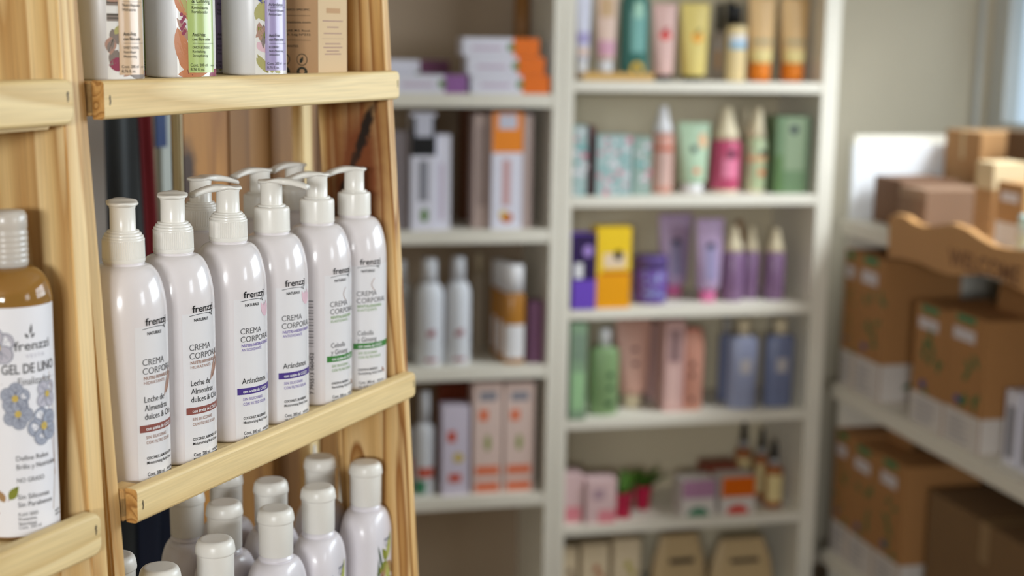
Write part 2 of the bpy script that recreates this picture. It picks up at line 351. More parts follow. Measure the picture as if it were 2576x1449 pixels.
def rail(parent, PM, P, L, h, t, rr, marks, left=0):
    """front rail: rounded right-hand corners, soft front edges, plain sawn left end"""
    def outline(d):
        pts = [(left*d, d), (L-rr, d)] if not left else [(d, d), (L-rr, d)]
        for k in range(1, 8):
            a = -math.pi/2+k/8*math.pi/2; pts.append((L-rr+(rr-d)*math.cos(a), rr+(rr-d)*math.sin(a)))
        pts += [(L-d, rr), (L-d, h-rr)]
        for k in range(1, 8):
            a = k/8*math.pi/2; pts.append((L-rr+(rr-d)*math.cos(a), h-rr+(rr-d)*math.sin(a)))
        pts += [(L-rr, h-d), (left*d, h-d)]
        return pts
    b = MB(); secs = []
    for d, y in ((.0030, 0), (.0018, .0004), (.0008, .0013), (.0002, .0026), (0, .0038), (0, t-.0008), (.0008, t)): secs.append([(x, y, z) for x, z in outline(d)])
    n = len(secs[0]); vs = [p for c in secs for p in c]; fs = []; ends = []
    for k in range(len(secs)-1):
        for i in range(n):
            q = (i+1) % n; (ends if i == n-1 else fs).append((k*n+i, k*n+q, (k+1)*n+q, (k+1)*n+i))
    b.add(vs, fs, PINE(), True); b.add(vs, ends, ENDG()); b.add(vs, [tuple(range(n)), tuple(range((len(secs)-1)*n, len(secs)*n))], PINE())
    for (x, z) in marks:
        r = random.Random(int(x*9999)); ps = [(-.0007, -.0040), (.0004, -.0036), (.0012, -.0008), (.0006, .0008), (.0010, .0030), (-.0002, .0042), (-.0010, .0016), (-.0004, -.0006)]
        b.add([(x+px_+r.uniform(-.0002, .0002), -.0002, z+pz_) for px_, pz_ in ps], [tuple(range(8))], STAPLE)
    bm_o = b.build('front_rail', parent, PM.inverted() @ P); me = bm_o.data
    bm = bmesh.new(); bm.from_mesh(me); bmesh.ops.remove_doubles(bm, verts=bm.verts, dist=1e-6); bmesh.ops.recalc_face_normals(bm, faces=bm.faces)
    for e in bm.edges:
        if len(e.link_faces) == 2 and e.calc_face_angle(0) > .6: e.smooth = False
    bm.to_mesh(me); bm.free(); return bm_o
def shelf(parent, PM, fr, z, x0, x1, L, yo, h=.0285, t=.0115, depth=.16, inner0=0, inner1=0, top=.0075):
    y0 = yo+LEAN*(z-1.24)
    rail(parent, PM, fr.m(x0, y0, z-h), L, h, t, .006, [(.0065, h*.5), (L-.006, h*.55)])
    board('shelf_board', parent, PM, fr, fr.m(inner0, y0+t+.0005, z-h+.004), inner1-inner0, h-.004-top, depth, PINE(), bevel=.001)
for z in (1.559, 1.24, .921): shelf(rack, RACKM, RK, z, .0, .465, .4665, 0, inner0=-.003, inner1=.456, h=.0295 if z > 1.3 else .0280, top=.0015 if z > 1.3 else .0075)
for z in (1.559, 1.24): board('shelf_cleat', rack, RACKM, RK, RK.m(-.003, .012+LEAN*(z-1.24), z-.027), .019, .0262, .016, PINE_SIDE(), bevel=.001)
# neighbouring rack, to the left and a little forward
LRM = RK.m(-.3, .05, 0)
lrack = thing('wooden_display_rack', 'second pine rack at the photo\'s left edge, holding the amber gel bottle', 'shelf rack', LRM)
upright(lrack, LRM, RK, -.0535, .0195, .0035, .11, PINE_SIDE(), side=.035)
upright(lrack, LRM, RK, -.53, .0195, .0035, .11, PINE_SIDE(), side=.035)
for z, xr in ((1.5615, -.0395), (1.24, -.0525), (.92, -.066)):
    h = .0335; y0 = -.0095+LEAN*(z-1.24)+(.003 if z > 1.5 else 0)
    rail(lrack, LRM, RK.m(xr-.48, y0, z-h), .48, h, .012, .009, [(.472, h*.62)])
    board('shelf_board', lrack, LRM, RK, RK.m(xr-.466, y0+.0125, z-h-.003), .4525, h-.006, .16, PINE(), bevel=.001)

# ------------------------------------------------------------------ white pump bottles
PEARL = mat('pearl_plastic', (226, 219, 219), .2, .5, coat=.35, vary=.012)
CAPW = mat('white_cap_plastic', (236, 232, 224), .24, .5, vary=.01)
FILM = mat('label_film', (228, 225, 226), .22, .5, coat=.3, vary=.008)
INK = mat('black_ink', (30, 29, 30), .5, .2, vary=0)
GREYINK = mat('grey_ink', (84, 82, 84), .5, .2, vary=0)
BROWN_B = mat('brown_banner_ink', (140, 82, 74), .4, .3, vary=0); BROWN_T = mat('brown_ink', (160, 122, 106), .5, .2, vary=0)
PURP_B = mat('purple_banner_ink', (78, 58, 132), .4, .3, vary=0); PURP_T = mat('purple_ink', (122, 104, 170), .5, .2, vary=0)
GREEN_B = mat('green_banner_ink', (66, 128, 62), .4, .3, vary=0); GREEN_T = mat('green_ink', (122, 158, 92), .5, .2, vary=0)
WHITE_T = mat('white_ink', (240, 238, 238), .4, .3, vary=0); PINKART = mat('pink_flower_ink', (222, 186, 196), .4, .3, vary=0)
BARKART = mat('bark_ink', (176, 140, 124), .4, .3, vary=0)
R = .0335
def bottle_body_mesh():
    H = .178; prof = [(R-.003, 0), (R-.0008, .0008), (R, .003), (R, .132)]
    for i in range(1, 15):
        t = i/14*math.pi/2; prof.append((.0160+(R-.0160)*max(0, math.cos(t))**.86, .133+.0445*math.sin(t)))
    prof += [(.0160, .1782), (.0166, .1786), (.0166, .1792), (.0158, .1796), (.0158, H+.006)]
    return MB().lathe(prof, PEARL, 64)
def collar(ribbed):
    z = .1795; r = .0171; mb = MB()
    def run(p, ribs=None, sm=True, n=64): mb.lathe([(a, z+h) for a, h in p], CAPW, n, close=False, smooth=sm, ribs=ribs)
    run([(.012, 0), (r*.97, 0)]); run([(r*.97, 0), (r, .0006), (r*1.004, .0022)]) ; run([(r*1.004, .0022), (r*.992, .0026)])
    if ribbed:
        run([(r, .0026), (r, .0035)]); run([(r, .0035), (r*.985, .0178)], ribs=(0, 1, .00042), sm=False, n=132); run([(r*.992, .0178), (r*.985, .0190), (r*.96, .0193)])
        run([(r*.945, .0193), (r*.945, .0208), (r*.925, .0214), (r*.89, .0216)]); run([(r*.87, .0216), (r*.868, .0226), (r*.84, .0236), (r*.78, .0240)]); run([(r*.76, .0240), (r*.755, .0252), (r*.73, .0256), (.008, .0256)])
    else:
        run([(r*.992, .0026), (r*.985, .0205), (r*.97, .0222), (r*.92, .0232), (r*.80, .0236)]); run([(r*.77, .0236), (r*.765, .0250), (r*.73, .0254), (.008, .0254)])
    return mb
def head_mesh():
    secs = []; z0 = .2245
    for i in range(26):
        t = i/25; x = -.0128+t*(.0128+.0365)
        if x < .0128: wr = .0128*math.sqrt(max(0.0, 1-(x/.0128)**2)); 
        else: wr = 0
        arm = .0064-.0010*max(0, x)/.0385
        w = max(wr, arm if x > .0 else 0, .0009)
        if 0.004 < x < .018: w = max(w, .0062+ .0066*math.exp(-((x-.004)/.0065)**2))
        w = max(w, .0006)
        q = min(1, max(0, (x+.0128)/.017)); top = z0+.0034+.0022*q*q*(3-2*q)-.0011*math.exp(-((x+.001)/.0045)**2)-(.0060*((x-.014)/.0225)**1.6 if x > .014 else 0)+(.0008 if False else 0)
        thick = .0036+(.0028*min(1, (x-.002)/.012) if x > .002 else 0)-(.0020*(x-.016)/.0205 if x > .016 else 0)
        if i == 0: thick = .0012
        ring = []
        for k in range(16):
            a = 2*math.pi*k/16; c, q = math.cos(a), math.sin(a)
            ring.append((x, w*math.copysign(abs(c)**.7, c), top-thick/2+thick/2*math.copysign(abs(q)**.6, q)))
        secs.append(ring)
    return MB().loft(secs, CAPW)
def stem_mesh():
    z = .2035; return MB().lathe([(.0108, z), (.0103, z+.001), (.0101, z+.019), (.0106, z+.0212), (.0108, z+.0225)], CAPW, 40)
def logo(P, x, z, m=INK):
    z += .003; P.text('frenzzi', x+.0012, z, .0062, m, width=.0245, bold=.012)
    P.line([(x-.0016+.0256*t/12, z-.0030+.0013*math.sin(t/12*math.pi)) for t in range(13)], .00045, m)
    P.leaf(x+.0205, z-.0036, .0030, .0013, 1.1, m); P.leaf(x+.0236, z-.0024, .0030, .0013, .9, m); P.leaf(x+.0225, z-.0032, .0022, .0010, -.9, m)
    P.text('NATURALE', x+.0026, z-.0078, .0026, m, width=.0150, bold=.02)
def crema_label(kind):
    mb = MB(); P = Print(mb, cyl(R)); 
    P.rect(-.0055, .0035, .056, .1305, FILM, .00008, 44)
    B, T = {'almond': (BROWN_B, BROWN_T), 'blueberry': (PURP_B, PURP_T), 'onion': (GREEN_B, GREEN_T)}[kind]
    logo(P, .0022, .1285)
    P.text('CREMA', 0, .0990, .0056, GREYINK, width=.0225, bold=-.006); P.text('CORPORAL', 0, .0917, .0056, GREYINK, width=.0370, bold=-.006)
    a, c = {'almond': ('NUTRI-REPARADORA', 'HIDRATANTE'), 'blueberry': ('NUTRI-HIDRATANTE', 'ANTIOXIDANTE'), 'onion': ('REVITALIZADORA', 'ELASTIZANTE')}[kind]
    P.text(a, .0008, .0872, .0028, T, width=.0345 if kind != 'onion' else .029, bold=.02); P.text(c, .0008, .0833, .0027, T, width=.0220)
    if kind == 'almond':
        for t, z, w in (('Leche de', .0685, .0205), ('Almendras', .0614, .0245), ('dulces & Chía', .0543, .0320)): P.text(t, .0008, z, .0052, INK, width=w)
        P.text('COCONUT, ALMOND & CHIA', .0016, .0208, .0024, INK, width=.0315, bold=.02)
    elif kind == 'blueberry':
        P.text('Arándanos', .0008, .0536, .0055, INK, width=.0280); P.text('COCONUT, BLUEBERRY', .0016, .0208, .0024, INK, width=.0275, bold=.02)
    else:
        P.text('Cebolla', .0008, .0580, .0052, GREYINK, width=.0175); P.text('y Ginseng', .0008, .0512, .0052, GREYINK, width=.0215); P.text('ONION & GINSENG', .0012, .0208, .0024, INK, width=.0225, bold=.02)
    P.rect(-.0036, .0437, .046, .0497, B, .0003, 30)
    P.text('con aceite de COCO', .0016, .0453, .0029, WHITE_T, width=.0285, bold=.018, lift=.0006)
    P.text('SIN SILICONAS', .0016, .0382, .0027, T, width=.0215, bold=.012, space=1.15); P.text('CON FILTRO SOLAR', .0016, .0338, .0027, T, width=.0270, bold=.012, space=1.15)
    P.text('Moistrurizing Body Cream' if kind != 'onion' else 'Revitalizing, Body Cream', .0016, .0168, .0025, INK, width=.0305, bold=.012)
    P.text('Cont. 300 ml', .0020, .0068, .0031, INK, width=.0175, bold=.01); P.text('10,14 fl. oz.', .0020, .0026, .0029, INK, width=.0155, bold=.01)
    P.text('INDUSTRIA', .0235, .0077, .0019, INK, width=.011, bold=.02); P.text('ARGENTINA', .0235, .0046, .0019, INK, width=.011, bold=.02)
    # art at the far side
    if kind == 'blueberry':
        for q in range(4): P.leaf(.030, .112, .013+.002*(q % 2), .006, 1.0+q*.35, PINKART)
    elif kind == 'almond':
        P.leaf(.022, .070, .030, .0035, 1.15, BARKART); P.leaf(.025, .072, .026, .0035, .95, BROWN_T)
    else:
        P.line([(.0200-.003*math.sin(t/8*3.1)*1.3, .104+.013*t/8) for t in range(9)], .0006, BROWN_T); P.leaf(.036, .016, .008, .003, 2.3, BROWN_T)
    # the back label's right-hand columns, read upwards along its edge
    rnd = random.Random(3)
    dx = .0110 if kind == 'onion' else 0
    P.text('7 795513 060452', -.0275+dx, .012, .0040, INK, width=.042, rot=1)
    for k in range(19):                                  # bar code strips and tiny copy
        P.rect(-.0345+dx, .012+k*.0021, -.0320+dx, .0128+k*.0021+rnd.random()*.0006, INK, .0002, 2)
    for k in range(16): P.rect(-.0335+dx+rnd.random()*.001, .060+k*.0030, -.0275+dx, .0604+k*.0030+.0005*(k % 2), GREYINK, .0002, 4)
    return mb
P0 = Matrix.Identity(4)
body_me = None
PROTO = {}
def pump_bottle(x, y, base, phi, kind, ribbed, spout, label, group='white pump bottles on the middle shelf'):
    global body_me
    M = RK.m(x, y, base); c = M.translation; thc = math.atan2(-c.y, -c.x)      # angle towards the viewer's place
    start = thc+math.radians(phi); rz = start-RK.ang()
    root = thing('pump_bottle', label, 'bottle', RK.m(x, y, base, rz), group)
    def part(key, name, fn):
        if key not in PROTO:
            o = fn().build(name, root, fix=not key.startswith('label')); PROTO[key] = o
        else:
            o = PROTO[key].copy(); COL.objects.link(o); o.parent = root; o.name = name
        o.matrix_basis = P0; return o
    part('body', 'bottle_body', bottle_body_mesh)
    part('collar%d' % ribbed, 'pump_collar', lambda: collar(ribbed)); part('stem', 'pump_stem', stem_mesh)
    h = part('head', 'pump_head', head_mesh); h.matrix_basis = Matrix.Rotation(math.radians(spout)-RK.ang()-rz, 4, 'Z')
    part('label'+kind, 'printed_label', lambda: crema_label(kind)); return root
ZB = 1.2327; NY = .0465
pumps = [(312, 21, 'almond', 1, 112, 'white pump bottle with brown almond banner beside the left upright, first in the row'),
         (437, 19, 'almond', 1, 100, 'white pump bottle with brown almond banner, second from the left upright'),
         (575, 15.5, 'blueberry', 1, 222, 'white ribbed-collar pump bottle with purple banner, its spout turned left'),
         (684, 14, 'blueberry', 0, -12, 'white smooth-collar pump bottle with purple banner, its long spout turned right'),
         (798, 21, 'onion', 0, 222, 'white pump bottle with green banner, between the purple bottles and the last one'),
         (891, 4, 'onion', 0, 225, 'white pump bottle with green banner at the far right end of the front row')]
for px, phi, k, rb, sp, lb in pumps: pump_bottle(hit(RK, px, 740-.21*px, NY)[0], NY, ZB, phi, k, rb, sp, lb)
for px, py, yy, rb, sp, k, lb in ((506, 560, .114, 1, 32, 'almond', 'ribbed white pump bottle in the back row behind the first purple-banner bottle'),
                           (655, 530, .117, 0, 235, 'blueberry', 'white pump bottle in the back row behind the right-pointing spout'),
                           (742, 500, .122, 0, 238, 'onion', 'backmost white pump bottle, half hidden, in front of the pale strut')):
    x, z, s = hit(RK, px, py, yy); pump_bottle(x, yy, ZB, 60, k, rb, sp, lb)

# ------------------------------------------------------------------ white screw-cap bottles on the lower shelf
SATIN = mat('satin_white_plastic', (222, 216, 220), .3, .5, coat=.2, vary=.012)
CAPS = mat('satin_cap', (232, 228, 220), .33, .5, vary=.01)
LEAFA = mat('olive_leaf_ink', (132, 136, 52), .5, .2, vary=.12); LEAFB = mat('pale_leaf_ink', (178, 180, 98), .5, .2, vary=.1); LEAFD = mat('dark_leaf_ink', (62, 84, 58), .5, .2, vary=.1)
LEAFT = mat('tan_petal_ink', (168, 132, 92), .5, .2, vary=.1); BLUEG = mat('blue_grey_ink', (96, 104, 122), .5, .2, vary=0)
OA, OB = .0340, .0245; BH = .165
def capbody():
    secs = []
    for z, k, ra in [(0, .93, 0), (.002, .985, 0), (.005, 1, 0), (BH, 1, 0)]: secs.append([(x*k, y*k, z) for x, y in superell(OA, OB, .7, 56)])
    for i in range(1, 15):
        t = i/14; a = t*math.pi/2; k = max(0, math.cos(a))**.78
        e = .7+.3*t; S = superell(OA, OB, e, 56); r = .0152
        secs.append([(x*k+r*(1-k)*math.cos(2*math.pi*j/56), y*k+r*(1-k)*math.sin(2*math.pi*j/56), BH+.030*math.sin(a)) for j, (x, y) in enumerate(S)])
    circ = lambda r, z: [(r*math.cos(2*math.pi*j/56), r*math.sin(2*math.pi*j/56), z) for j in range(56)]
    secs += [circ(.0166, BH+.0305), circ(.0170, BH+.0315), circ(.0166, BH+.0325), circ(.0155, BH+.0335), circ(.0155, BH+.037)]
    return MB().loft(secs, SATIN)
def capcap():
    z = BH+.035; m = MB(); m.lathe([(.0160, z), (.0166, z+.0008), (.0168, z+.031), (.0170, z+.0328)], CAPS, 48, close=False); m.lathe([(.0170, z+.0328), (.0179, z+.0334), (.0181, z+.0352), (.0177, z+.0385), (.0170, z+.0420), (.0158, z+.0445), (.0144, z+.0458), (.0128, z+.0463), (.0105, z+.0461), (.0090, z+.0460), (.00002, z+.0460)], CAPS, 48, close=False); return m
def cap_label():
    mb = MB(); P = Print(mb, oval(OA, OB, .7))
    P.text('frenzzi', -.008, .1615, .0042, BLUEG, width=.0150, bold=.01); P.line([(-.010+.018*t/8, .1590+.001*math.sin(t/8*3.14)) for t in range(9)], .0004, BLUEG); P.text('NATURALE', -.006, .1555, .0016, BLUEG, width=.0080, bold=.02)
    c_ = .1385
    P.leaf(-.001, c_+.001, .020, .0090, 2.2, LEAFA, m2=LEAFD); P.leaf(0, c_+.002, .030, .0105, 1.25, LEAFB, m2=LEAFA); P.leaf(-.001, c_, .024, .0105, 3.55, LEAFA, m2=LEAFD)
    P.leaf(0, c_-.001, .030, .0105, -.75, LEAFT, m2=LEAFA); P.leaf(0, c_-.001, .032, .012, -1.45, LEAFB, m2=LEAFA); P.leaf(-.002, c_-.001, .028, .007, 4.2, LEAFT, m2=LEAFD)
    P.leaf(-.012, c_-.008, .032, .0034, 1.85, LEAFD); P.leaf(-.019, c_-.028, .036, .0034, 1.60, LEAFD); P.leaf(-.017, c_-.028, .024, .005, 1.4, BROWN_B); P.leaf(.008, c_-.02, .02, .006, -1.2, LEAFA)
    P.text('HIDRATANTE', -.011, .088, .003, GREYINK, width=.022); P.rect(-.020, .08, .022, .083, GREEN_T)
    return mb
def cap_bottle(x, y, base, rz, label, group='white capped bottles on the lower shelf', s=1):
    M = RK.m(x, y, base, math.radians(rz))
    if 'cb' not in PROTO:
        r = thing('capped_bottle', label, 'bottle', M, group); capbody().build('bottle_body', r); capcap().build('screw_cap', r); cap_label().build('printed_label', r, fix=False); PROTO['cb'] = r; return r
    return dup(PROTO['cb'], M, label, group)
CT = 1.1447
cb = [(402, 1427, .040, -8, 'capped white bottle whose cap top just shows at the photo\'s bottom edge'),
      (541, 1357, .040, -4, 'capped white bottle, second from the bottom left in the front row'),
      (693, 1284, .040, 4, 'capped white bottle in the middle of the front row on the lower shelf'),
      (800, 1221, .040, 12, 'capped white bottle next to the one showing the olive leaf print'),
      (920, 1161, .040, 8, 'capped white bottle with olive leaf print beside the right upright'),
      (564, 1262, .094, 0, 'capped white bottle in the second row behind the middle one'),
      (681, 1196, .094, 5, 'capped white bottle in the second row, right under the rail'),
      (805, 1142, .094, 5, 'capped white bottle in the second row nearest the right upright'),
      (568, 1205, .150, 0, 'capped white bottle in the third row, only its cap in view under the rail'),
      (470, 1265, .150, 20, 'shaded white bottle at the back of the lower shelf beside the dark gap'),
      (291, 1407, .092, 0, 'white bottle mostly hidden behind the left upright, only the cap rim showing')]
for px, py, y, rz, lb in cb:
    x, z, s = hit(RK, px, py+3, y)
    cap_bottle(x, y, z-(BH+.035+.0466), rz, lb) if False else cap_bottle(x, y, CT-(BH+.035+.0466), rz, lb)
x, z, _k = hit(RK, 746, 1200, .185); _, z1_, _ = hit(RK, 746, 1112, .185)
vial = thing('nozzle_bottle', 'pale bluish nozzle bottle standing behind the second row of white caps', 'bottle', RK.m(x, .160, .9140))
_h = z1_-.914
MB().lathe([(.0105, 0), (.0115, .002), (.0115, _h*.72), (.009, _h*.78)], mat('pale_blue_plastic', (206, 216, 222), .3, .5), 32).build('bottle_body', vial)
MB().lathe([(.0085, _h*.78), (.0085, _h*.86), (.003, _h*.9), (.0016, _h)], CAPW, 24).build('nozzle', vial)

# ------------------------------------------------------------------ bottles on the top shelf
TR = .0295
PEACH = mat('peach_strip_ink', (208, 176, 142), .25, .5, coat=.2, vary=.01); LIME = mat('lime_strip_ink', (176, 194, 120), .25, .5, coat=.2, vary=.01); LILAC = mat('lilac_strip_ink', (160, 146, 184), .25, .5, coat=.2, vary=.01)
ORANGEART = mat('onion_skin_ink', (196, 130, 92), .4, .3, vary=.25); GREYART = mat('almond_shell_ink', (138, 126, 118), .4, .3, vary=.3); OLIVEART = mat('herb_ink', (176, 170, 112), .4, .3, vary=.2); MAROON = mat('berry_ink', (150, 70, 92), .4, .3, vary=.2); INDIGO = mat('blueberry_ink', (64, 72, 140), .4, .3, vary=.2)
LABELW = mat('glossy_label_white', (232, 230, 226), .22, .5, coat=.3, vary=.01)
DARKT = mat('label_text_ink', (58, 58, 50), .5, .2, vary=0)
def tall_body():
    return MB().lathe([(TR-.002, 0), (TR-.0004, .0008), (TR, .0025), (TR, .150), (TR-.003, .158), (TR-.011, .166), (.013, .170), (.013, .176)], SATIN2, 64)
SATIN2 = mat('matte_white_bottle', (214, 212, 212), .3, .45, vary=.01)
def tall_label(kind):
    mb = MB(); P = Print(mb, cyl(TR)); strip = {'almond': PEACH, 'onion': LIME, 'blueberry': LILAC}[kind]
    P.rect(0, .0012, .072, .140, LABELW, .0001, 50)
    a = .0092
    if kind == 'almond':
        for z, h in ((.058, .010), (.046, .006), (.072, .007)): P.rect(.0004, z, a, z+h, GREYART, .0003)
        for z in (.060, .0635, .0665, .048, .0505): P.rect(.0004, z, a, z+.0007, DARKT, .0005)
        P.leaf(.0006, .083, .022, .007, .9, GREYART, m2=DARKT); P.leaf(.0006, .062, .014, .004, .1, BARKART, .0004); P.leaf(.006, .036, .010, .005, .9, OLIVEART); P.leaf(.0008, .022, .012, .005, 1.2, GREYART, m2=DARKT); P.leaf(.012, .003, .02, .004, .5, BARKART, .0004)
        P.leaf(.004, .040, .013, .008, -1.2, GREYART); P.leaf(.003, .034, .014, .009, -1.6, BARKART); P.leaf(.008, .024, .014, .009, -2.0, GREYART); P.leaf(.001, .012, .016, .011, .1, MAROON); P.leaf(.018, .004, .03, .008, .05, GREYART)
        lines = [('dulces', .0655, .0032, .0105), ('Nutri-Reparador', .0575, .0026, .019), ('Hidratante', .0540, .0026, .013), ('Anti-Frizz', .0350, .0029, .0125), ('con filtro solar', .0313, .0027, .0185), ('SWEET ALMOND', .0247, .0022, .0155), ('Nutri-Repair', .0213, .0022, .012), ('Moisturizing', .0179, .0022, .0125)]
    elif kind == 'onion':
        P.leaf(.0002, .080, .034, .006, -1.25, OLIVEART, m2=GREYART); P.leaf(.0003, .050, .030, .005, -1.05, BARKART, m2=BROWN_B); P.leaf(.0002, .030, .034, .010, -1.15, ORANGEART, m2=BROWN_B); P.leaf(.004, .016, .016, .009, -.9, ORANGEART, m2=BROWN_B)
        P.leaf(.0004, .072, .026, .010, -1.2, ORANGEART, m2=OLIVEART); P.leaf(.0006, .042, .044, .012, -1.35, ORANGEART, m2=BROWN_B); P.leaf(.002, .020, .022, .014, -.75, ORANGEART)
        for q in range(9): P.ell(.0055+.0014*math.sin(q*2.1), .037+.0022*q*.9, .0014, .0015, MAROON, .0005)
        P.leaf(.0005, .003, .03, .010, .1, ORANGEART); P.leaf(.030, .0022, .02, .007, .2, MAROON)
        lines = [('& Ginseng', .0625, .0040, .0185), ('Revitalizante', .0575, .0026, .0165), ('Fortalecedor', .0540, .0026, .0160), ('Anti-Frizz', .0350, .0029, .0125), ('con filtro solar', .0313, .0027, .0185), ('ONION & GINSENG', .0247, .0022, .0175), ('Revitalizing,', .0213, .0022, .0125), ('Strengthening', .0179, .0022, .0150)]
    else:
        P.leaf(.0006, .058, .016, .006, -.7, OLIVEART, m2=DARKT); P.leaf(.003, .044, .014, .005, -1.0, LEAFA, m2=DARKT); P.leaf(.0006, .034, .016, .005, .8, BARKART, m2=GREYART); P.leaf(.001, .016, .018, .006, -.9, OLIVEART, m2=DARKT)
        P.ell(.0085, .071, .0065, .006, INDIGO, .0004); P.leaf(.002, .060, .02, .013, -.1, OLIVEART); P.leaf(.001, .050, .020, .008, 1.2, OLIVEART, m2=GREYART); P.leaf(.004, .048, .018, .006, -1.5, BARKART); P.leaf(.008, .046, .022, .006, -1.6, GREYART)
        P.leaf(.002, .030, .012, .007, -.9, PINKART); P.leaf(.012, .002, .020, .007, 2.1, OLIVEART, m2=GREYART); P.leaf(.016, .002, .016, .007, 1.6, OLIVEART, m2=GREYART); P.leaf(.020, .002, .018, .007, .9, OLIVEART, m2=GREYART); P.leaf(.026, .002, .014, .007, 2.4, OLIVEART)
        lines = [('Arándanos', .0625, .0034, .0170), ('Nutri-Hidratante', .0575, .0026, .0190), ('Antioxidante', .0540, .0026, .0155), ('Anti-Frizz', .0350, .0029, .0125), ('con filtro solar', .0313, .0027, .0185), ('BLUEBERRY', .0247, .0022, .0110), ('Nutri-Moisturizing,', .0213, .0022, .0180), ('Antioxidant', .0179, .0022, .0115)]
    P.rect(a, .0045, a+.0275, .125, strip, .0006, 24)
    for t, z, c, w in lines: P.text(t, a+.0036, z, c, DARKT, width=w, lift=.0009, bold=.012 if 'nti-F' in t or 'con' in t else 0)
    P.rect(a+.0034, .0612, a+.0265, .0614, DARKT, .0009); P.rect(a+.0038, .0290, a+.0265, .0292, DARKT, .0009)
    P.text('Cont. 200 ml', a+.0016, .0098, .0025, DARKT, width=.0165, lift=.0009); P.text('8,76 fl. oz.', a+.0016, .0062, .0025, DARKT, width=.0130, lift=.0009)
    P.text('INDUSTRIA', a+.0220, .0098, .0014, DARKT, width=.005, lift=.0009)
    return mb
def tall_bottle(px, y, phi, kind, label):
    x, _, _ = hit(RK, px, 190, y); base = 1.5577; c = RK.p(x, y, base); st = math.atan2(-c.y, -c.x)+math.radians(phi)
    root = thing('shampoo_bottle', label, 'bottle', RK.m(x, y, base, st-RK.ang()), 'round 200 ml bottles on the top shelf')
    for key, nm, fn in (('tb', 'bottle_body', tall_body), ('tl'+kind, 'printed_label', lambda: tall_label(kind)),
                        ('tcap', 'flip_cap', lambda: MB().lathe([(.0150, .172), (.0155, .173), (.0155, .196), (.0145, .198)], CAPW, 40))):
        if key not in PROTO: PROTO[key] = fn().build(nm, root, fix=not key.startswith('tl'))
        else:
            o = PROTO[key].copy(); COL.objects.link(o); o.parent = root
tall_bottle(268, .064, 2, 'almond', 'round white bottle with a peach label strip, beside the left upright on top shelf')
tall_bottle(456, .064, -6, 'onion', 'round white bottle with a lime green label strip, middle of the top shelf')
tall_bottle(641, .064, 1, 'blueberry', 'round white bottle with a lilac label strip, next to the kraft box')
tall_bottle(318, .128, 8, 'onion', 'white bottle with green strip, second row behind the peach label bottle')
tall_bottle(506, .128, 6, 'blueberry', 'white bottle with lilac strip, second row behind the lime label bottle')
# kraft carton on the top shelf
KRAFT = mat('kraft_card', (188, 150, 112), .75, .2, vary=.05, bump=.1); KRAFT_LIT = mat('kraft_card_lit', (212, 184, 146), .75, .2, vary=.04)
x0, _, _ = hit(RK, 800, 170, .042); x1, _, _ = hit(RK, 873, 170, .042)
mb = MB(); wd = x1-x0; mb.box(0, 0, 0, wd, .088, .16, KRAFT)
mb.patch(0.0003, .0003, wd-.0003, .1597, KRAFT_LIT, -.0002)  # front face painted in a paler kraft, as the lit side
P = Print(mb, flatx(0, 0))
for z, w in ((.050, .045), (.044, .026), (.038, .040), (.028, .034), (.0245, .042), (.021, .028), (.018, .036)): P.rect(wd/2-w/2*.85, z, wd/2+w/2*.85, z+.0011, BROWN_T, .0003, 12)
P.rect(wd/2-.02, .0335, wd/2+.02, .0338, BROWN_T, .0003, 1); P.rect(wd/2-.012, .058, wd/2+.014, .063, KRAFT, .0003, 1)
S = Print(mb, lambda s, z, l: (-l, .088-s, z))
for t, z, c, w in (('DERMATOLOGICO SPECIFIC.', .0600, .0020, .050), ('frenzzicosmeticos.com', .0480, .0022, .050), ('NATURALE LAB. M.S. Resol.', .0400, .0020, .050), ('Fac. Est. Elab. Leg Nº232', .0362, .0020, .050), ('SIN COLORANTES', .0250, .0020, .036)): S.text(t, .030, z, c, DARKT, width=w, bold=.01)
for z in (.055, .0315): S.rect(.030, z, .080, z+.0003, DARKT, .0003, 1)
for k in range(3):
    cx = .030+k*.020; S.ell(cx, .0130, .0062, .0058, DARKT, .0003, 24); S.ell(cx, .0130, .0054, .0050, KRAFT, .0004, 24); S.leaf(cx-.002, .0095, .0075, .0035, 1.1, DARKT, .0005)
    S.ell(cx, .0010, .0062, .0052, DARKT, .0003, 24); S.ell(cx, .0018, .0030, .0022, KRAFT, .0004, 24)
tag(mb.build('kraft_carton', None, RK.m(x0, .042, 1.5577), fix=False), 'brown kraft carton with small icons, standing beside the lilac label bottle', 'box')

# ------------------------------------------------------------------ amber gel bottle on the left rack
AMBER = mat('amber_gel', (250, 186, 96), .08, .5, trans=.72, ior=1.38, vary=0)
CLEARC = mat('frosted_clear_cap', (232, 224, 214), .25, .5, trans=.35, vary=0)
GELW = mat('gel_label_white', (236, 234, 238), .4, .4, vary=.01); PETE = mat('petal_edge_ink', (118, 122, 138), .5, .2, vary=0); PETAL = mat('blue_petal_ink', (160, 164, 178), .5, .2, vary=.3); PETALG = mat('grey_petal_ink', (188, 184, 194), .5, .2, vary=.25); YEL = mat('yellow_ink', (206, 178, 90), .5, .2, vary=0)
GR = .0300
gx, _, _ = hit(RK, 34, 1000, .037)
c = RK.p(gx, .037, 0); st = math.atan2(-c.y, -c.x)
gel = thing('gel_bottle', 'amber gel bottle with white flower label and clear cap on the left rack', 'bottle', RK.m(gx, .037, 1.2316, st-RK.ang()))
prof = [(GR-.002, 0), (GR, .002), (GR, .1715)]
for i in range(1, 13):
    t = i/12*math.pi/2*.95; prof.append((.0128+(GR-.0128)*math.cos(t), .1715+.0255*math.sin(t)))
prof += [(.0125, .197), (.0125, .203)]
MB().lathe(prof, AMBER, 56).build('bottle_body', gel)
